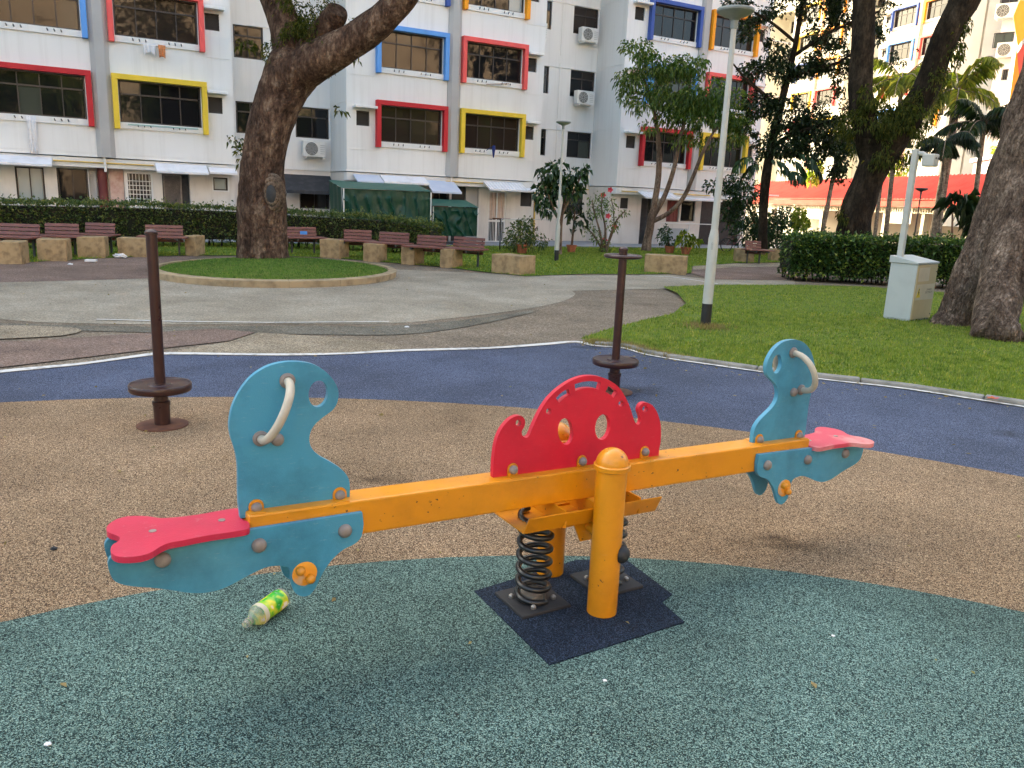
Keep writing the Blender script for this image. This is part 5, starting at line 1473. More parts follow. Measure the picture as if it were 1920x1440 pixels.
for rr_, tt in ((.36, .045), (.28, .06), (.19, .055)):
    b.tube([kc + Vector((math.cos(a) * rr_ * .62, .10 + .10 * (rr_ / .4) ** 2 * 1.2, math.sin(a) * rr_ * 1.0)) for a in [2 * math.pi * i / 30 for i in range(30)]], tt, 8, .12, 4, closed=True)
kn = b.build("bark_knot", M['knot'], t1, smooth=True)
b = MB(); b.lathe([(.135, -.02), (.10, .02), (.02, .035)], kc + Vector((0, .10, -.02)), (0, -1, 0), 20, 1.9); b.build("knot_hole", M['black'], kn, smooth=True)
cl = [pxc(x, y, r, q, TY - .2) for x, y, r, q in ((575, 20, 55, 40), (600, 60, 45, 30), (560, 90, 40, 25), (640, 90, 40, 15), (690, 45, 30, 14), (520, 95, 25, 40), (585, 125, 45, 15), (545, 40, 25, 40))]
foliage("epiphyte_fern", cl, 6500, .085, .26, M['leaf_fern'], t1, .4, .3, .6, gap=.0, kind="stuff")
cl = [pxc(x, y, r, q, TY + .3, 1.6) for x, y, r, q in ((560, -170, 150, 90), (760, -200, 140, 80), (420, -230, 150, 90), (900, -260, 120, 70), (640, -330, 220, 90))]
foliage("crown", cl, 5200, .26, .34, M['leaf_mid'], t1, .3, .2, .2)
cl = [pxc(x, y, r, q, TY + .2, .3) for x, y, r, q in ((460, 85, 14, 9), (443, 262, 16, 8), (455, 285, 10, 22), (640, 205, 10, 5), (660, 100, 12, 16))]
foliage("side_sprout", cl, 170, .14, .3, M['leaf_fern'], t1, .4, .3, .2, kind="stuff")

# ---------------------------------------------------------------- big trunk at the picture's edge
rb0 = G(1845, 634)
t2 = empty("leaning_tree", rb0, label="grey fissured trunk with a split root flare, leaning beside the electrical cabinet", cat="tree")
Ya, Yb = G(1785, 612).y, G(1862, 640).y
b = limb([(1776, 622, 80), (1786, 604, 66), (1800, 575, 66), (1820, 535, 78), (1845, 485, 84), (1872, 430, 92), (1902, 360, 104), (1935, 270, 112), (1975, 150, 112), (2020, 10, 104), (2060, -150, 95)], Ya, Ya + .1, 48, 7, .10, 2.6)
limb([(1868, 652, 104), (1866, 628, 82), (1868, 590, 76), (1876, 545, 76), (1892, 490, 86), (1915, 420, 104), (1940, 340, 118), (1970, 240, 120)], Yb, Ya + .15, 48, 7, .10, 2.6, b)
limb([(1900, 640, 44), (1880, 622, 62), (1872, 585, 30), (1872, 560, 6)], Yb - .1, Yb, 24, 6, .12, 4, b)
limb([(1748, 622, 22), (1768, 606, 46), (1790, 585, 30), (1796, 565, 6)], Ya, Ya, 20, 6, .12, 4, b)
b.build("trunk", M['bark_big'], t2, smooth=True)
cl = [pxc(x, y, r, q, 11, 1.2) for x, y, r, q in ((2080, -260, 200, 110), (1850, -330, 180, 90), (2250, -200, 160, 90))]
foliage("crown", cl, 2600, .2, .35, M['leaf_mid'], t2, .3, .2, .2)

# ---------------------------------------------------------------- forked tree with hanging ferns
FY = 21.5
fb = P(1610, 470, FY); fb.z = 0
t3 = empty("forked_tree", fb, label="dark forked tree hung with ferns behind the clipped hedge", cat="tree")
b = limb([(1603, 520, 82), (1600, 470, 68), (1600, 430, 60), (1611, 385, 57), (1630, 335, 51), (1643, 300, 62), (1652, 268, 82)], FY, FY, 32, 5, .10, 1.8)
limb([(1640, 295, 50), (1623, 240, 45), (1614, 180, 42), (1614, 140, 40), (1619, 50, 37), (1621, -40, 36), (1622, -170, 34)], FY, FY + .4, 26, 5, .07, 2, b)
limb([(1655, 292, 56), (1690, 236, 52), (1722, 190, 46), (1744, 148, 43), (1761, 100, 43), (1782, 48, 45), (1812, -5, 48), (1855, -90, 44), (1900, -200, 36)], FY, FY - .6, 26, 5, .07, 2, b)
b.build("trunk", M['bark_dark'], t3, smooth=True)
cl = [pxc(x, y, r, q, FY - .3) for x, y, r, q in ((1600, 235, 32, 24), (1640, 225, 34, 34), (1680, 240, 42, 42), (1715, 215, 34, 40), (1660, 285, 55, 34), (1745, 165, 24, 44), (1780, 95, 20, 50), (1722, 255, 24, 26), (1630, 180, 18, 26), (1606, 270, 16, 22), (1800, 40, 18, 30), (1582, 398, 10, 20))]
foliage("hanging_fern", cl, 17000, .10, .24, M['leaf_fern'], t3, .55, .7, .5, gap=-.08, kind="stuff")
cl = [pxc(x, y, r, q, FY + .3, 1.8) for x, y, r, q in ((1650, -210, 170, 90), (1880, -260, 170, 90), (1760, -330, 240, 90))]
foliage("crown", cl, 2800, .28, .34, M['leaf_mid'], t3, .3, .2, .2)

# ---------------------------------------------------------------- dark glossy tree
DY = 25.5
db = P(1432, 440, DY); db.z = 0
t4 = empty("dark_tree", db, label="dark glossy-leaved tree rising between the two apartment blocks", cat="tree")
b = limb([(1430, 470, 17), (1431, 400, 16), (1436, 335, 17), (1447, 270, 15), (1466, 190, 13), (1488, 100, 10), (1502, 20, 8), (1510, -40, 6)], DY, DY, 14, 5, .06, 3)
for pth in ([(1447, 275, 9), (1490, 250, 8), (1540, 235, 6), (1585, 215, 4)], [(1460, 210, 9), (1430, 175, 7), (1400, 150, 5), (1375, 120, 3)], [(1475, 150, 8), (1520, 130, 7), (1570, 118, 5), (1610, 90, 3)], [(1488, 105, 7), (1540, 70, 6), (1600, 40, 4), (1650, 20, 3)], [(1492, 80, 6), (1450, 45, 5), (1410, 20, 3)]):
    limb(pth, DY, DY - .6, 8, 4, .05, 3, b)
b.build("trunk", M['bark_dark'], t4, smooth=True)
cl = [pxc(x, y, r, q, DY) for x, y, r, q in ((1480, 215, 55, 30), (1535, 240, 52, 32), (1468, 268, 50, 30), (1530, 285, 52, 26), (1440, 138, 52, 22), (1500, 122, 46, 20), (1556, 112, 40, 20), (1582, 150, 20, 26), (1415, 60, 42, 26), (1440, 22, 32, 18), (1380, 8, 30, 12), (1535, 18, 42, 22), (1595, 20, 44, 26), (1560, 66, 46, 20), (1655, 30, 24, 24), (1425, 195, 26, 26), (1568, 200, 34, 18), (1582, 300, 22, 26), (1450, 92, 34, 16), (1690, 105, 22, 18), (1640, 75, 14, 16), (1572, 330, 20, 22), (1420, 240, 20, 18), (1412, 290, 16, 18), (1500, -30, 90, 22), (1620, -30, 60, 22))]
foliage("crown", cl, 34000, .125, .5, M['leaf_dark'], t4, .25, .15, .25, gap=-.03)
cl2 = []
for x, y, dx, dy in ((1440, 300, 1, 0), (1470, 300, 1, .2), (1490, 290, .8, .5), (1450, 320, .5, .4), (1430, 310, -.6, .3), (1500, 305, 1, .8), (1470, 325, .3, .8), (1415, 295, -.9, .2)):
    q = P(x, y, DY - .5); d = Vector((dx, -.4, .3))
    rib, (V, F) = frond_arrays(q, d, 1.0, .22, 9, .42, .11, .9)
    np_mesh("climber_leaf", V, F, M['leaf_deep'] if random.random() < .6 else M['leaf_dark'], t4)

# ---------------------------------------------------------------- slender multi-stem tree
g = G(1212, 471); SY = g.y
t5 = empty("slender_tree", g, label="slender three-stemmed tree with narrow drooping leaves behind the long stone seat", cat="tree")
b = limb([(1211, 474, 20), (1214, 450, 16), (1219, 425, 15), (1222, 400, 14)], SY, SY, 14, 5, .06, 3)
limb([(1221, 410, 11), (1232, 352, 11), (1236, 300, 10), (1233, 250, 8), (1222, 190, 6), (1200, 130, 4)], SY, SY, 10, 5, .05, 3, b)
limb([(1221, 412, 10), (1245, 370, 9), (1262, 322, 8), (1271, 280, 7), (1285, 215, 5), (1295, 150, 3)], SY, SY - .5, 10, 5, .05, 3, b)
limb([(1222, 416, 9), (1254, 399, 8), (1281, 371, 8), (1300, 330, 7), (1318, 285, 6), (1345, 235, 4)], SY, SY - .8, 10, 5, .05, 3, b)
b.build("trunk", M['bark_thin'], t5, smooth=True)
cl = [pxc(x, y, r, q, SY - .4) for x, y, r, q in ((1192, 98, 34, 20), (1222, 120, 34, 20), (1182, 150, 26, 22), (1255, 130, 36, 18), (1290, 122, 36, 18), (1245, 175, 36, 26), (1290, 180, 44, 30), (1330, 178, 46, 30), (1210, 195, 30, 22), (1300, 225, 48, 26), (1345, 225, 44, 30), (1378, 205, 26, 34), (1370, 255, 26, 22), (1250, 220, 26, 22), (1215, 235, 16, 14), (1330, 262, 30, 18), (1172, 180, 14, 14), (1280, 262, 20, 16), (1395, 240, 14, 24))]
foliage("crown", cl, 11500, .17, .26, M['leaf_mid'], t5, .5, .5, .15, gap=-.2)

# ---------------------------------------------------------------- small trees, shrubs and pot plants before the block
def shrub(name, label, cat, base_px, stems, clumps, n, size, aspect, mat, Y=None, group=None, stem_mat='bark_thin', droop=.35, down=.2, pot=None, shell=.3):
    g = G(*base_px) if Y is None else Vector((P(base_px[0], base_px[1], Y).x, Y, 0)); Y = g.y
    r = empty(name, g, label=label, cat=cat, group=group)
    z0 = 0
    if pot:
        b = MB(); k = pot / FPX * Y
        b.lathe([(k * .72, 0), (k, k * 1.3), (k * 1.1, k * 1.3), (k * 1.1, k * 1.6), (k * .9, k * 1.6), (k * .85, k * 1.4)], g, seg=20); b.build("pot", M['pot'], r, smooth=True)
    if stems:
        b = MB()
        for pth in stems: limb(pth, Y, Y + random.uniform(-.3, .3), 7, 4, .05, 3, b)
        b.build("stem", M[stem_mat], r, smooth=True)
    foliage("leaves", [pxc(x, y, a, c, Y) for x, y, a, c in clumps], n, size, aspect, M[mat], r, droop, down, shell)
    return r
shrub("small_tree", "young large-leaved tree half hidden by the slim far lamp post", "tree", (1050, 478), [[(1050, 478, 7), (1052, 420, 6), (1058, 370, 5), (1050, 330, 4)], [(1052, 420, 4), (1036, 385, 4), (1022, 350, 3)], [(1055, 400, 4), (1075, 360, 4), (1092, 325, 3)]],
      [(1028, 325, 22, 14), (1020, 365, 20, 22), (1050, 310, 18, 12), (1078, 330, 20, 16), (1092, 318, 12, 10), (1042, 350, 20, 16), (1070, 355, 22, 14), (1024, 392, 14, 10)], 620, .22, .5, 'leaf_deep', droop=.45, down=.4)
shrub("potted_bush", "bushy small-leaved plant in a terracotta pot by the white gate", "plant", (978, 476), [[(978, 468, 5), (975, 440, 4), (970, 420, 3)], [(979, 468, 4), (995, 440, 3), (1008, 425, 2)]],
      [(975, 440, 26, 26), (1000, 450, 24, 18), (960, 455, 18, 16), (985, 418, 16, 12), (1015, 455, 12, 12)], 1500, .11, .35, 'hedge', pot=11)
shrub("rubber_plant", "dark upright plant with big glossy oval leaves by the blue-white corner", "plant", (1071, 474), [[(1071, 470, 5), (1075, 430, 4), (1078, 395, 3)]],
      [(1075, 455, 14, 10), (1078, 430, 20, 12), (1082, 408, 24, 10), (1075, 385, 16, 10)], 120, .24, .45, 'leaf_dark', droop=.5, down=.2, pot=9)
hb = shrub("hibiscus_bush", "tall open hibiscus bush with pink-red flowers before the pale corner wall", "shrub", (1133, 474), [[(1130, 474, 7), (1126, 440, 4), (1115, 400, 3), (1110, 375, 2)], [(1133, 474, 7), (1135, 430, 4), (1128, 390, 3), (1130, 365, 2)], [(1136, 474, 6), (1145, 440, 4), (1155, 415, 3), (1172, 395, 2)], [(1132, 472, 4), (1112, 440, 3), (1096, 425, 2)], [(1134, 474, 4), (1150, 430, 3), (1150, 395, 2), (1146, 372, 2)]],
      [(1112, 385, 12, 26), (1128, 385, 10, 24), (1148, 385, 8, 18), (1105, 430, 16, 12), (1120, 445, 14, 12), (1135, 462, 14, 10), (1150, 420, 14, 14), (1168, 400, 12, 6)], 850, .10, .45, 'leaf_mid')
for x, y in ((1131, 366), (1144, 356), (1152, 424), (1134, 450), (1140, 405)):
    c = P(x, y, SY - .6); b = MB()
    for i in range(5):
        a = 2 * math.pi * i / 5; d = Vector((math.cos(a), -.4, math.sin(a))); s = Vector((-math.sin(a), 0, math.cos(a)))
        b.add([c, c + d * .06 + s * .045, c + d * .115, c + d * .06 - s * .045], [(0, 1, 2, 3)])
    b.build("flower", M['flower'], hb)
shrub("potted_plant", "leafy plant in a terracotta pot against the porch railing board", "plant", (1255, 476), [[(1255, 470, 3), (1252, 440, 2)]], [(1246, 440, 12, 16), (1258, 455, 10, 8)], 240, .13, .4, 'leaf_deep', pot=9)
shrub("potted_plant", "spiky light green plant in a terracotta pot, nearer the tall lamp post", "plant", (1285, 478), [[(1285, 472, 3), (1285, 455, 2)]], [(1285, 448, 16, 12), (1300, 452, 10, 8)], 170, .24, .12, 'leaf_lime', pot=9, droop=.6)
shrub("broad_shrub", "dense broad-leaved shrub between the tall lamp post and the clipped hedge", "shrub", (1425, 478), [[(1425, 478, 9), (1420, 430, 7), (1400, 380, 4)], [(1430, 478, 8), (1450, 430, 6)]],
      [(1400, 365, 34, 26), (1350, 350, 28, 14), (1385, 340, 28, 16), (1400, 410, 44, 32), (1445, 420, 46, 28), (1430, 450, 50, 18), (1475, 410, 24, 22), (1370, 390, 20, 16)], 5200, .15, .42, 'leaf_deep')
shrub("lime_bush", "yellow-green sunlit bush beyond the clipped hedge, under the red roof", "shrub", (1497, 440), None, [(1498, 405, 10, 14), (1505, 420, 12, 12)], 420, .16, .35, 'leaf_lime', Y=27)
shrub("lime_bush", "sunlit yellow bush showing just above the red roof beside the forked trunk", "shrub", (1530, 400), None, [(1530, 318, 12, 14), (1524, 335, 8, 10)], 300, .3, .3, 'leaf_lime', Y=46)
shrub("lime_bush", "sunlit yellow-green trees above the red roof right of the forked trunk", "tree", (1690, 400), None, [(1680, 318, 16, 16), (1700, 300, 14, 22), (1870, 300, 12, 26)], 600, .34, .3, 'leaf_lime', Y=44)
shrub("small_palm_bush", "low dark palm-like plant rising behind the hedge right of the camera pole", "plant", (1785, 450), [[(1785, 450, 4), (1786, 400, 3)]], [(1785, 400, 26, 22), (1800, 380, 18, 16), (1770, 410, 16, 14), (1830, 420, 20, 10)], 420, .5, .14, 'leaf_palm_dark', Y=24, droop=.6)

# ---------------------------------------------------------------- palms
palm((1750, 455), (1797, 172), 31, 19, 13, 13, 2.3, "tall palm with sunlit yellow-green fronds and a pale thick stem", M['leaf_palm'], ll=.6, lw=.045)
palm((1822, 425), (1845, 232), 29, 9, 8, 11, 1.9, "dark green palm with arching fronds before the orange gable wall", M['leaf_palm_dark'], ll=.55, lw=.05)
palm((1762, 430), (1773, 268), 28, 7, 6, 9, 1.4, "thin dark palm just behind the camera housing", M['leaf_palm_dark'], ll=.45, lw=.045)
palm((1660, 445), (1692, 150), 32, 9, 7, 11, 2.2, "thin-stemmed palm with pale sunlit fronds behind the forked tree's right limb", M['leaf_palm'], ll=.55, lw=.04)
palm((1640, 445), (1662, 255), 30, 7, 6, 7, 1.2, "thin dark palm stem close behind the forked trunk", M['leaf_palm_dark'], ll=.4)
palm((1543, 430), (1576, 262), 28, 8, 7, 8, 1.3, "thin leaning palm stem between the dark tree and the forked tree", M['leaf_palm_dark'], ll=.4)

# ---------------------------------------------------------------- hedges
def hedge(name, label, front_px, top_px, depth, n, size, mat, twig=True, seed=0, aspect=.5):
    F_ = [G(*p) for p in front_px]; m = len(F_)
    T_ = [P(top_px[i][0], top_px[i][1], F_[i].y).z for i in range(m)]
    r = empty(name, F_[0], label=label, cat="hedge")
    rows = [tuple(p) for p in spline([(*F_[i], T_[i]) for i in range(m)], 8)]
    b = MB(); k = len(rows); prof = []
    for i, q in enumerate(rows):
        p = Vector(q[:3]); a = Vector(rows[max(i - 1, 0)][:3]); c = Vector(rows[min(i + 1, k - 1)][:3]); t = (c - a).normalized(); nb = Vector((-t.y, t.x, 0))
        if nb.y < 0: nb = -nb
        prof.append((p, nb, q[3]))
    vs = []
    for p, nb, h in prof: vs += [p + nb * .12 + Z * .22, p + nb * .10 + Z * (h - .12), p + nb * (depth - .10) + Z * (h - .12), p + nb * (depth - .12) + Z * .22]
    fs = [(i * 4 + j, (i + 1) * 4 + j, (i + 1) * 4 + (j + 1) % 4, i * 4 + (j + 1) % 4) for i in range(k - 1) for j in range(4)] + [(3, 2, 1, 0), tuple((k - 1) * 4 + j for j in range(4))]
    b.add(vs, fs)  # dark solid core, added so the hedge is not see-through
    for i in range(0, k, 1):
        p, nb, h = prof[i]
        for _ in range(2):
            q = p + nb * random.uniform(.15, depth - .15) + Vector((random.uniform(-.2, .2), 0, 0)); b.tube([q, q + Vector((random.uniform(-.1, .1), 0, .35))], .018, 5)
    b.build("dark_core_and_stems", M['hedge_in'], r)
    pr = np.array([(p.x, p.y, nb.x, nb.y, h) for p, nb, h in prof])
    u = RNG.uniform(0, k - 1.001, n); i0 = u.astype(int); fr = (u - i0)[:, None]; q = pr[i0] * (1 - fr) + pr[i0 + 1] * fr
    nbv = np.c_[q[:, 2:4], np.zeros(n)]; base = np.c_[q[:, :2], np.zeros(n)]; h = q[:, 4]
    kind = RNG.choice(4, n, p=[.50, .36, .08, .06]); v = RNG.uniform(0, 1, n)
    pos = np.zeros((n, 3)); out = np.zeros((n, 3))
    a = kind == 0; zz = .10 + (h - .10) * v ** .85; pos[a] = (base + np.c_[np.zeros(n), np.zeros(n), zz])[a]; out[a] = -nbv[a]
    a = kind == 1; pos[a] = (base + nbv * (depth * v)[:, None] + np.c_[np.zeros(n), np.zeros(n), h])[a]; out[a] = (0, 0, 1)
    a = kind == 2; pos[a] = (base + nbv * depth + np.c_[np.zeros(n), np.zeros(n), zz])[a]; out[a] = nbv[a]
    a = kind == 3; e = RNG.choice([0, 1], n); E0 = pr[np.where(e == 0, 0, k - 1)]
    pe = np.c_[E0[:, :2], np.zeros(n)] + np.c_[E0[:, 2:4], np.zeros(n)] * (depth * RNG.uniform(0, 1, n))[:, None]; pe[:, 2] = .1 + (E0[:, 4] - .1) * v
    tdir = np.array(tuple((prof[-1][0] - prof[0][0]).normalized())); pos[a] = pe[a]; out[a] = (np.where(e == 0, -1, 1)[:, None] * tdir)[a]
    jit = np.array([noise.noise(Vector(x) * 2.2) for x in pos]) * .09 + np.array([noise.noise(Vector(x) * 7) for x in pos]) * .04
    pos = pos + out * (jit - RNG.uniform(0, .09, n) + np.where(RNG.random(n) < np.where(kind == 1, .10, .04), RNG.uniform(0, .15, n), 0))[:, None]
    f = unit(out * .8 + RNG.normal(0, .6, (n, 3)) + np.array([0, 0, .25])); L = size * RNG.uniform(.6, 1.3, n)
    V, F = leaf_arrays(pos, f, L, L * aspect, .15)
    np_mesh("leaves", V, F, M[mat], r)
    return r
hedge("clipped_hedge", "long clipped hedge behind the benches and the leaning tree", [(-90, 474), (0, 470), (150, 466), (300, 464), (440, 465), (560, 469), (700, 474), (802, 481)], [(-90, 372), (0, 376), (150, 380), (300, 384), (440, 390), (560, 398), (700, 406), (802, 420)], .95, 17000, .085, 'hedge')
hedge("clipped_hedge", "broad-leaved clipped hedge behind the electrical cabinet", [(1480, 527), (1560, 531), (1650, 536), (1750, 541), (1850, 548), (2000, 560)], [(1476, 443), (1560, 446), (1650, 450), (1750, 452), (1850, 455), (2000, 462)], 1.3, 14000, .095, 'hedge2', aspect=.6)

# ================================================================ benches and stone blocks
def place(px_, py_, zt): return G(px_, py_, zt)
def bench(tl, tr, label, ztop=.70, sticker=False, seat_w=None):
    A = G(*tl, ztop); B = G(*tr, ztop)
    ex = (B - A); Lb = ex.length; ex.z = 0; ex.normalize(); ey = Vector((-ex.y, ex.x, 0))       # ey points away from the island
    if ey.y < 0 and abs(ey.y) > .2: ey = -ey
    root = empty("bench", Vector((A.x, A.y, 0)) + ex * Lb / 2, label=label, cat="bench", group="slatted benches round the plaza")
    up = (Z * .97 + ey * .2).normalized(); o = A
    ns = 5; hs = .070; gap = .013
    for i in range(ns):
        zz = -(hs + gap) * i
        b = MB(); b.frame_box(o + up * (zz - hs), ex, up.cross(ex), up, (0, Lb, -.012, .012, 0, hs)); b.build("back_slat", M['bench'], root, bevel=.005)
    zs = .425
    q = Vector((A.x, A.y, zs)) - ey * .05
    for i in range(7):
        b = MB(); b.frame_box(q - ey * (.092 * i + .07), ex, ey, Z, (-.13, Lb + .13, 0, .082, 0, .035)); b.build("seat_slat", M['bench'], root, bevel=.005)
    for k in (.12, .88):
        b = MB(); c = q + ex * Lb * k; b.frame_box(c, ex, ey, Z, (-.02, .02, -.62, .05, -.05, -.002)); b.frame_box(c + ey * .05, ex, ey, up, (-.02, .02, 0, .02, -.05, .28))
        b.frame_box(c, ex, ey, Z, (-.02, .02, -.1, -.06, -.425, -.05))
        b.build("bench_frame", M['dark_metal'], root)
    if sticker:
        b = MB(); b.frame_box(o + up * -.2, ex, up.cross(ex), up, (Lb * .44, Lb * .68, -.016, -.0125, 0, .085)); b.build("blue_sticker", paint("blue_sticker", (.02, .2, .62, 1), (.05, .3, .7, 1), .4, 20), root)
    return root
bench((0, 418), (75, 421), "slatted maroon bench, leftmost in view, before the long hedge")
bench((84, 418), (148, 420), "slatted maroon bench, second from the left edge of the picture")
bench((160, 417), (216, 419), "slatted maroon bench, third from the left edge, left of the wide stone block")
bench((272, 421), (343, 423), "slatted maroon bench crossed by the dark spinner pole", .70)
bench((537, 425), (592, 426), "slatted maroon bench with a blue sticker beside the leaning trunk", .70, True)
bench((645, 430), (697, 432), "slatted maroon bench between the first and second stone blocks right of the trunk")
bench((712, 434), (768, 437), "slatted maroon bench below the middle of the tall green tarpaulin")
bench((783, 440), (838, 443), "slatted maroon bench below the gap of the two green tarpaulins")
bench((852, 443), (910, 447), "slatted maroon bench beside the long end stone block")
bench((1397, 451), (1427, 452), "small slatted bench between two stone blocks near the clipped hedge", .70)
BLOCKS = []
def block(base_px, wpx, hpx, ang, label, depth=.5):
    """rough plastered seat block; base_px = middle of its front foot"""
    g = G(*base_px); k = g.y / FPX
    w = wpx * k * .84; h = hpx * k * .92
    ex = Vector((math.cos(ang), math.sin(ang), 0)); ey = Vector((-ex.y, ex.x, 0))
    b = MB(); nx, ny, nz = 6, 5, 4
    def pt(u, v, s):
        p = g + ex * (u - .5) * w + ey * v * depth + Z * (s * h)
        return p + Vector((noise.noise(p * 3), noise.noise(p * 3 + Vector((9, 0, 0))), noise.noise(p * 3 + Vector((0, 9, 0))))) * .014
    def face(f, nu, nv):
        base = len(b.v); b.add([f(i / nu, j / nv) for i in range(nu + 1) for j in range(nv + 1)], [(i * (nv + 1) + j, (i + 1) * (nv + 1) + j, (i + 1) * (nv + 1) + j + 1, i * (nv + 1) + j + 1) for i in range(nu) for j in range(nv)])
    face(lambda a, c: pt(a, 0, c), nx, nz); face(lambda a, c: pt(1 - a, 1, c), nx, nz); face(lambda a, c: pt(0, 1 - a, c), ny, nz); face(lambda a, c: pt(1, a, c), ny, nz); face(lambda a, c: pt(a, c, 1), nx, ny)
    o = b.build("stone_block", M['stone'], label=label, cat="stone block", group="rough tan seat blocks round the plaza")
    import bmesh
    bm = bmesh.new(); bm.from_mesh(o.data); bmesh.ops.remove_doubles(bm, verts=bm.verts, dist=.001); bm.to_mesh(o.data); bm.free()
    bv = o.modifiers.new("bevel", 'BEVEL'); bv.width = .016; bv.segments = 3; bv.limit_method = 'ANGLE'; bv.angle_limit = R(55)
    return o
block((18, 496), 48, 46, .25, "stone block at the left edge of the picture before the leftmost bench", .5)
block((98, 490), 58, 44, .3, "stone block between the leftmost two benches", .5)
block((172, 484), 56, 42, .3, "stone block left of the white plastic bag", .5)
block((249, 482), 62, 38, .2, "wide stone block behind the white plastic bag", .45)
block((357, 480), 24, 40, -.1, "narrow stone block at the end of the bench crossed by the spinner pole", .5)
block((618, 484), 50, 37, -.3, "first stone block to the right of the leaning trunk", .5)
block((694, 491), 36, 36, -.35, "second stone block to the right of the leaning trunk", .5)
block((764, 496), 33, 37, -.4, "third stone block to the right of the leaning trunk", .5)
block((836, 502), 32, 38, -.45, "fourth stone block to the right of the leaning trunk", .5)
block((947, 514), 78, 38, -.62, "long stone block ending the bench row, nearest the centre lawn", .62)
block((1246, 513), 92, 36, -.25, "long stone block on the lawn under the slender tree", .5)
block((1396, 492), 40, 27, -.1, "stone block left of the small bench near the clipped hedge", .5)
block((1459, 490), 34, 24, -.1, "stone block right of the small bench, touching the clipped hedge", .5)

# ================================================================ litter
def crumple(name, c, r, mat, label, cat, sq=.5, seed=0, amp=.5):
    b = MB(); n, m = 16, 10; vs = []
    for i in range(m + 1):
        for k in range(n):
            a = 2 * math.pi * k / n; t = math.pi * i / m
            d = Vector((math.cos(a) * math.sin(t), math.sin(a) * math.sin(t), math.cos(t)))
            q = d * (1 + amp * noise.noise(d * 2.2 + Vector((seed, 0, 0))) + amp * .4 * noise.noise(d * 6 + Vector((seed, 0, 0))))
            vs.append(c + Vector((q.x * r, q.y * r * .8, (q.z + 1) * r * sq)))
    b.add(vs, [(i * n + k, i * n + (k + 1) % n, (i + 1) * n + (k + 1) % n, (i + 1) * n + k) for i in range(m) for k in range(n)])
    return b.build(name, mat, label=label, cat=cat)
crumple("plastic_bag", G(226, 484), .14, M['plastic_white'], "crumpled white plastic bag at the foot of the wide stone block", "bag", .35, 1)
crumple("tissue", G(132, 497), .05, M['plastic_white'], "small white tissue on the reddish paving", "litter", .35, 2)
g = G(171, 492); b = MB(); b.frame_box(g + Z * .012, Vector((.98, .2, 0)), Vector((-.2, .98, 0)), Z, (-.11, .11, -.07, .07, 0, .05)); b.build("food_box", M['plastic_white'], label="flat white takeaway box on the reddish paving", cat="litter", bevel=.012)
crumple("paper_scrap", G(90, 1397, GZ), .010, M['plastic_white'], "tiny white scrap low on the green rubber, nearest the camera", "litter", .4, 3)
crumple("paper_scrap", G(1134, 1277, GZ), .007, M['plastic_white'], "tiny white scrap on green rubber just below the navy patch", "litter", .4, 4)
crumple("paper_scrap", G(1562, 1193, GZ), .007, M['plastic_white'], "tiny white scrap on green rubber to the right of the navy patch", "litter", .4, 5)
crumple("paper_scrap", G(763, 614), .03, M['plastic_white'], "small white scrap on the dark paving edge", "litter", .3, 6)
crumple("dirt_crumb", G(101, 1031, .02), .014, M['black'], "small dark crumb on the tan rubber", "litter", .5, 7)
gq = G(1862, 748, .06)
b = MB()
for i in range(5):
    a = 2 * math.pi * i / 5; d = Vector((math.cos(a), math.sin(a), .3)); s = Vector((-math.sin(a), math.cos(a), 0)); b.add([gq, gq + d * .03 + s * .02, gq + d * .055, gq + d * .03 - s * .02], [(0, 1, 2, 3)])
b.build("fallen_flower", M['flower'], label="fallen pink flower lying on the kerb", cat="flower")
gq = G(1848, 747, .06); b = MB(); b.add([gq, gq + Vector((.05, .02, .015)), gq + Vector((.1, .0, .004)), gq + Vector((.05, -.02, .012))], [(0, 1, 2), (0, 2, 3)])
b.build("fallen_leaf", leafmat("orange_dry_leaf", (.5, .2, .03, 1), (.55, .22, .04, 1), None), label="dry orange leaf lying beside the fallen pink flower", cat="leaf")
# scattered dry leaves and crumbs on the paving
pts = []
for _ in range(260): pts.append((random.uniform(-9, 5), random.uniform(8.5, 18), .008))
for _ in range(160):
    i = random.randrange(len(lawn_edge)); p = lawn_edge[i]; pts.append((p.x - abs(random.gauss(0, .25)), p.y - abs(random.gauss(0, .3)), .026))
for _ in range(120): pts.append((random.uniform(-4, 4.5), random.uniform(2.2, 8), .027))
for _ in range(420):
    qx, qy = random.uniform(1, 10), random.uniform(7.5, 17)
    if inside(np.array([(qx, qy)]), right_lawn)[0]: pts.append((qx, qy, .065))
pts = np.array(pts); keep = in_view(pts); pts = pts[keep]
f = unit(np.c_[RNG.normal(0, 1, (len(pts), 2)), np.zeros(len(pts))]); Ls = RNG.uniform(.015, .045, len(pts)); V, F = leaf_arrays(pts, f, Ls, Ls * .5, 0, .05)
np_mesh("leaf_litter", V, F, M['grass_dry'], kind="stuff")

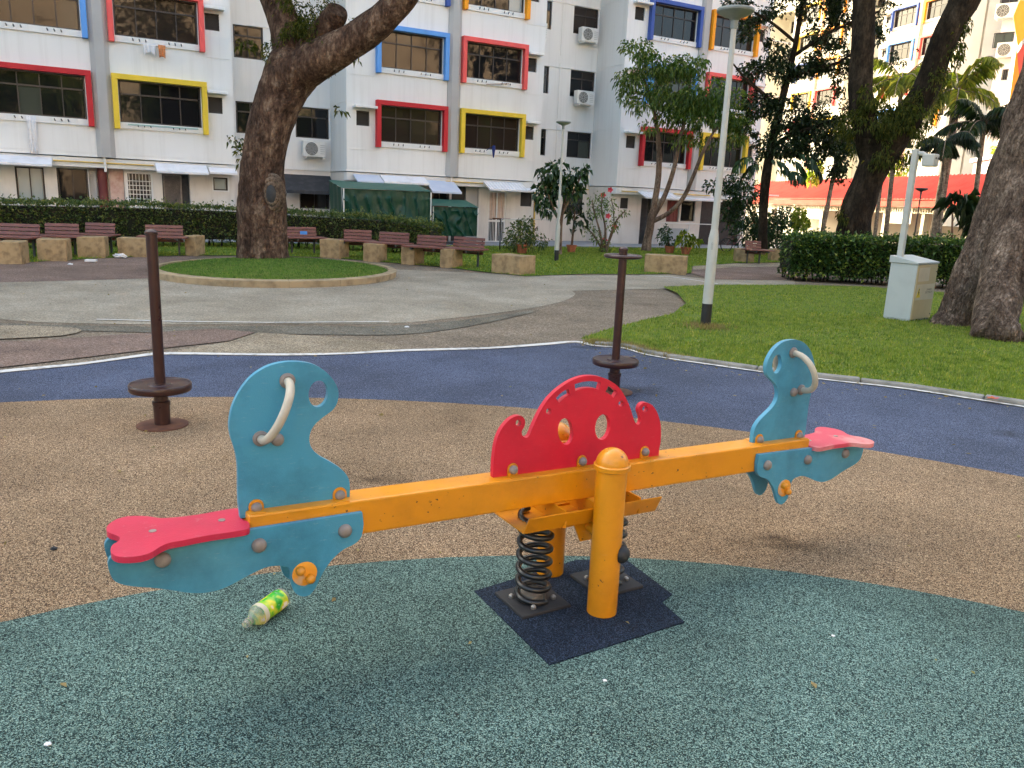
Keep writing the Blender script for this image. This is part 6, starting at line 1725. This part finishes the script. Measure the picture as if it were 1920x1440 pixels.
# ================================================================ covered walkway with a red roof
wa = Vector((.163, -.9866, 0)).normalized()
wn_ = Vector((wa.y, -wa.x, 0))
w0 = G(1442, 372, 2.42); w0 = Vector((w0.x, w0.y, 0)) - wa * 6
WL = 36.0
WK = facade_root("covered_walkway", wa, w0, label="covered walkway with a sunlit red tiled roof and pale posts", cat="walkway")
b = MB()
def slab(b, y0, z0, y1, z1, t=.05):
    b.add([(0, y0, z0), (WL, y0, z0), (WL, y1, z1), (0, y1, z1), (0, y0, z0 - t), (WL, y0, z0 - t), (WL, y1, z1 - t), (0, y1, z1 - t)], [(0, 1, 2, 3), (7, 6, 5, 4), (0, 4, 5, 1), (1, 5, 6, 2), (2, 6, 7, 3), (3, 7, 4, 0)])
slab(b, -.1, 2.44, 2.4, 3.62); slab(b, 2.401, 3.62, 4.9, 2.44)
b.build("roof", M['roof_red'], WK, world=False)
b = MB(); nr = int(WL / .26)
for i in range(nr):
    x = .13 + .26 * i
    b.add([(x - .06, -.12, 2.443), (x, -.12, 2.50), (x + .06, -.12, 2.443), (x - .06, 2.4, 3.625), (x, 2.4, 3.68), (x + .06, 2.4, 3.625)], [(0, 1, 4, 3), (1, 2, 5, 4), (0, 2, 1)])
b.build("roof_tile_rib", M['roof_red'], WK, world=False, kind="stuff")
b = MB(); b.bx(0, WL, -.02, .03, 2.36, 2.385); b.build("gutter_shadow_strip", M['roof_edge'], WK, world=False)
b = MB(); b.bx(0, WL, -.10, -.02, 2.08, 2.352); b.build("fascia", M['roof_red'], WK, world=False)
b = MB(); b.bx(0, WL, .05, .12, 1.80, 1.83); b.bx(0, WL, .05, .12, 2.03, 2.06)
for i in range(int(WL / .18)): b.bx(.06 + .18 * i, .11 + .18 * i, .06, .11, 1.83, 2.03)
b.build("frieze", M['trim_cream'], WK, world=False)
for i in range(13):
    b = MB(); x = .6 + i * 2.9; b.bx(x, x + .22, .1, .32, 0, 2.08); b.build("post", M['trim_cream'], WK, world=False)
b = MB(); b.bx(0, WL, 4.3, 4.42, 0, 1.25)
for i in range(8): b.bx(1 + i * 4.4, 2.8 + i * 4.4, 4.3, 4.42, 1.25, 2.4)
b.build("back_wall", M['wall_far'], WK, world=False)

# ================================================================ sunlit apartment block beyond the walkway
az = R(-18); a2 = -Vector((math.sin(az), math.cos(az), 0))
q = G(1667.7, 82.4, 14.29); q = Vector((q.x, q.y, 0)) - a2 * 1.0
B2 = facade_root("apartment_block", a2, q, label="sunlit cream apartment block with peach pillars beyond the red-roofed walkway", cat="apartment block")
C2 = {f: v for f, v in zip(range(1, 9), [('yellow', 'red'), ('orange', 'coral'), ('blue', 'orange'), ('red', 'yellow'), ('blue', 'coral'), ('navy', 'orange'), ('blue', 'coral'), ('yellow', 'blue')])}
C3 = {f: v for f, v in zip(range(1, 9), [('red', 'yellow'), ('blue', 'yellow'), ('coral', 'yellow'), ('yellow', 'coral'), ('navy', 'orange'), ('yellow', 'orange'), ('yellow', 'orange'), ('red', 'blue')])}
ZT2 = ZB + 7 * FLOOR
upper_module(B2, 0, (3, 4, 5, 6, 7), C2, wall='wall_far', pil='peach', ztop=ZT2, lite=True, skip_recess=True)
upper_module(B2, -PERIOD, (3, 4, 5, 6, 7), C3, wall='wall_far', pil='peach', ztop=ZT2, lite=True)
upper_module(B2, -2 * PERIOD, (5, 6, 7), C2, wall='wall_far', pil='peach', ztop=ZT2, lite=True)
b = MB(); b.bx(-4 * PERIOD, BLK - .003, 0, 10, ZT2 + .001, 34); b.bx(-4 * PERIOD, BLK - .003, DEP + .2, 10, 0, ZT2 - .001); b.bx(-4 * PERIOD, BLK - .01, .3, DEP + .1, 0, ZB - .01); b.bx(-4 * PERIOD, -2 * PERIOD - .01, 0, DEP, ZB, ZT2 - .001)
b.build("block_body", M['wall_far'], B2, world=False)
# ---- nearer wing with air conditioners
aw = Vector((math.sin(R(128)), math.cos(R(128)), 0))
qw = P(1836, 300, 47); qw.z = 0
B3 = facade_root("apartment_wing", aw, qw, label="pinkish white apartment wing with air conditioners next to the orange gable", cat="apartment block")
nw = Vector((aw.y, -aw.x, 0))
def wx(x, y):
    h = onplane(x, y, qw, nw); return (h - qw).dot(aw), h.z
ops = []
for xa, ya, xb, yb in ((1876, -6, 1908, 12), (1864, 62, 1898, 88), (1880, 130, 1888, 150), (1866, 200, 1890, 225)):
    u0_, z1_ = wx(xa, ya); u1_, z0_ = wx(xb, yb); ops.append((u0_, u1_, z0_, z1_))
b = MB(); open_wall(b, 0, 7, 0, 30, 0, ops); b.bx(0, 7, .2, 8, 0, 29.99); b.build("wall", paint("pinkish_wall_paint", (.66, .62, .62, 1), (.6, .55, .55, 1), .75, .8, .4, .8, world=True), B3, world=False)
for o_ in ops: make_window(B3, "window", o_[1] - o_[0], o_[3] - o_[2], 2, 0, (o_[0], .05, o_[2]))
for x, y, lab in ((1866, 38, "sunlit air conditioner high on the pinkish wing"), (1868, 110, "air conditioner lower on the pinkish wing, behind palm fronds")):
    u_, z_ = wx(x, y); aircon(u_, -.05, z_, lab, root=B3, w=1.0, h=.75, d=.34)
# ---- gable wall with a bold orange and red mural
am = Vector((math.sin(R(100)), math.cos(R(100)), 0)); qm = P(1888, 240, 41); qm.z = 0
B4 = facade_root("painted_gable", am, qm, label="gable wall painted with large orange and red shapes at the picture's edge", cat="building")
nm = Vector((am.y, -am.x, 0))
b = MB(); b.bx(0, 9, .0, .9, 0, 30); b.build("wall", M["wall_far"], B4, world=False)
def mx_(x, y):
    h = onplane(x, y, qm, nm); return ((h - qm).dot(am), h.z)
for nm2, pp, col, t in (("orange_paint_field", [(1889, 330), (1889, 215), (1906, 90), (1925, 300), (1925, 330)], (.80, .33, .02, 1), .012), ("red_paint_field", [(1907, 100), (1935, 60), (1990, 330), (1926, 330)], (.72, .10, .06, 1), .016), ("yellow_paint_field", [(1908, 88), (1900, 30), (1912, 0), (1935, 0), (1935, 50)], (.85, .52, .03, 1), .014)):
    pts2 = ccw([mx_(*p) for p in pp]); b = MB(); b.prism(pts2, Vector((0, 0, 0)), Vector((1, 0, 0)), Vector((0, 0, 1)), Vector((0, -1, 0)), .002, t)
    b.build(nm2, paint(nm2, col, tuple(v * .9 for v in col[:3]) + (1,), .6, 2, world=True), B4, world=False)
# ---- small white kiosk above the walkway roof
kq = P(1856, 340, 38); kq.z = 0
KB = facade_root("white_kiosk", Vector((.97, -.24, 0)).normalized(), kq, label="small bluish white flat-roofed building behind the dark green palm", cat="building")
hk = P(1870, 298, 38).z
b = MB(); b.bx(0, 3, 0, 3, 0, hk); b.build("wall", M['box_grey'], KB, world=False)
b = MB(); b.bx(-.15, 3.2, -.2, 3.2, hk, hk + .18); b.build("flat_roof", M['awning_blue'], KB, world=False)
lamp((1715, 440), (1721, 352), "thin dark lamp post before the red roof, beside the camera pole", .045, .03, .20, None, False, 'dark_metal', yb=27)

# ================================================================ what stands behind the camera (seen in the window glass)
ab_ = Vector((-.84, -.54, 0)).normalized(); qb = Vector((62, -2, 0))
B5 = facade_root("apartment_block", ab_, qb, label="cream apartment block across the playground, behind the camera", cat="apartment block")
b = MB(); ops = []
for f in range(9):
    for i in range(14): ops.append((1 + i * 5.2, 4 + i * 5.2, 1.2 + f * 2.6, 2.6 + f * 2.6))
open_wall(b, 0, 74, 0, 26, 0, ops, .2); b.bx(0, 74, .2, 9, 0, 26.01); b.build("wall", paint("peach_wall_paint", (.52, .38, .27, 1), (.58, .46, .36, 1), .8, .15, .45, .6, world=True), B5, world=False)
def far_tree(x, y, h, r, label, n=1500):
    t = empty("shade_tree", Vector((x, y, 0)), label=label, cat="tree", group="shade trees behind the camera")
    b = MB(); b.tube([(x, y, 0), (x + .2, y, h * .4), (x, y + .2, h * .75)], [.35, .28, .12], 10); b.build("trunk", M['bark_dark'], t, smooth=True)
    cl = [((x + random.uniform(-r, r) * .6, y + random.uniform(-r, r) * .6, h * random.uniform(.62, .95)), (r * .6, r * .6, r * .4)) for _ in range(6)]
    foliage("crown", cl, n, .42, .5, M['leaf_mid'], t, .3, .2, .3)
for k, (x, y, h, r, lab) in enumerate(((11, -4, 9, 3.6, "spreading shade tree behind the camera on the cabinet's side"), (19, -9, 10, 4.2, "tallest shade tree behind the camera"), (3, -15, 9, 3.8, "shade tree straight behind the camera"),
        (25, 3, 9, 3.4, "shade tree beyond the lawn, out past the leaning grey trunk"), (15, 2, 7, 2.6, "small shade tree next to the lawn's far corner"), (27, -12, 10, 4.2, "shade tree before the middle of the cream block"), (10, -20, 11, 4.4, "shade tree before the far end of the cream block"), (33, -3, 9, 4, "shade tree before the near end of the cream block"),
        (40, 5, 10, 4.4, "shade tree out beyond the lawn, nearest the cream block's end"), (44, 14, 9, 4, "shade tree far out past the orange gable's side"), (38, -12, 11, 4.6, "broad shade tree hard against the cream block"), (22, -19, 10, 4.2, "shade tree between two others before the cream block"), (31, 8, 9, 3.8, "shade tree on open ground past the clipped hedge's end"))):
    far_tree(x, y, h, r, lab, 4200)
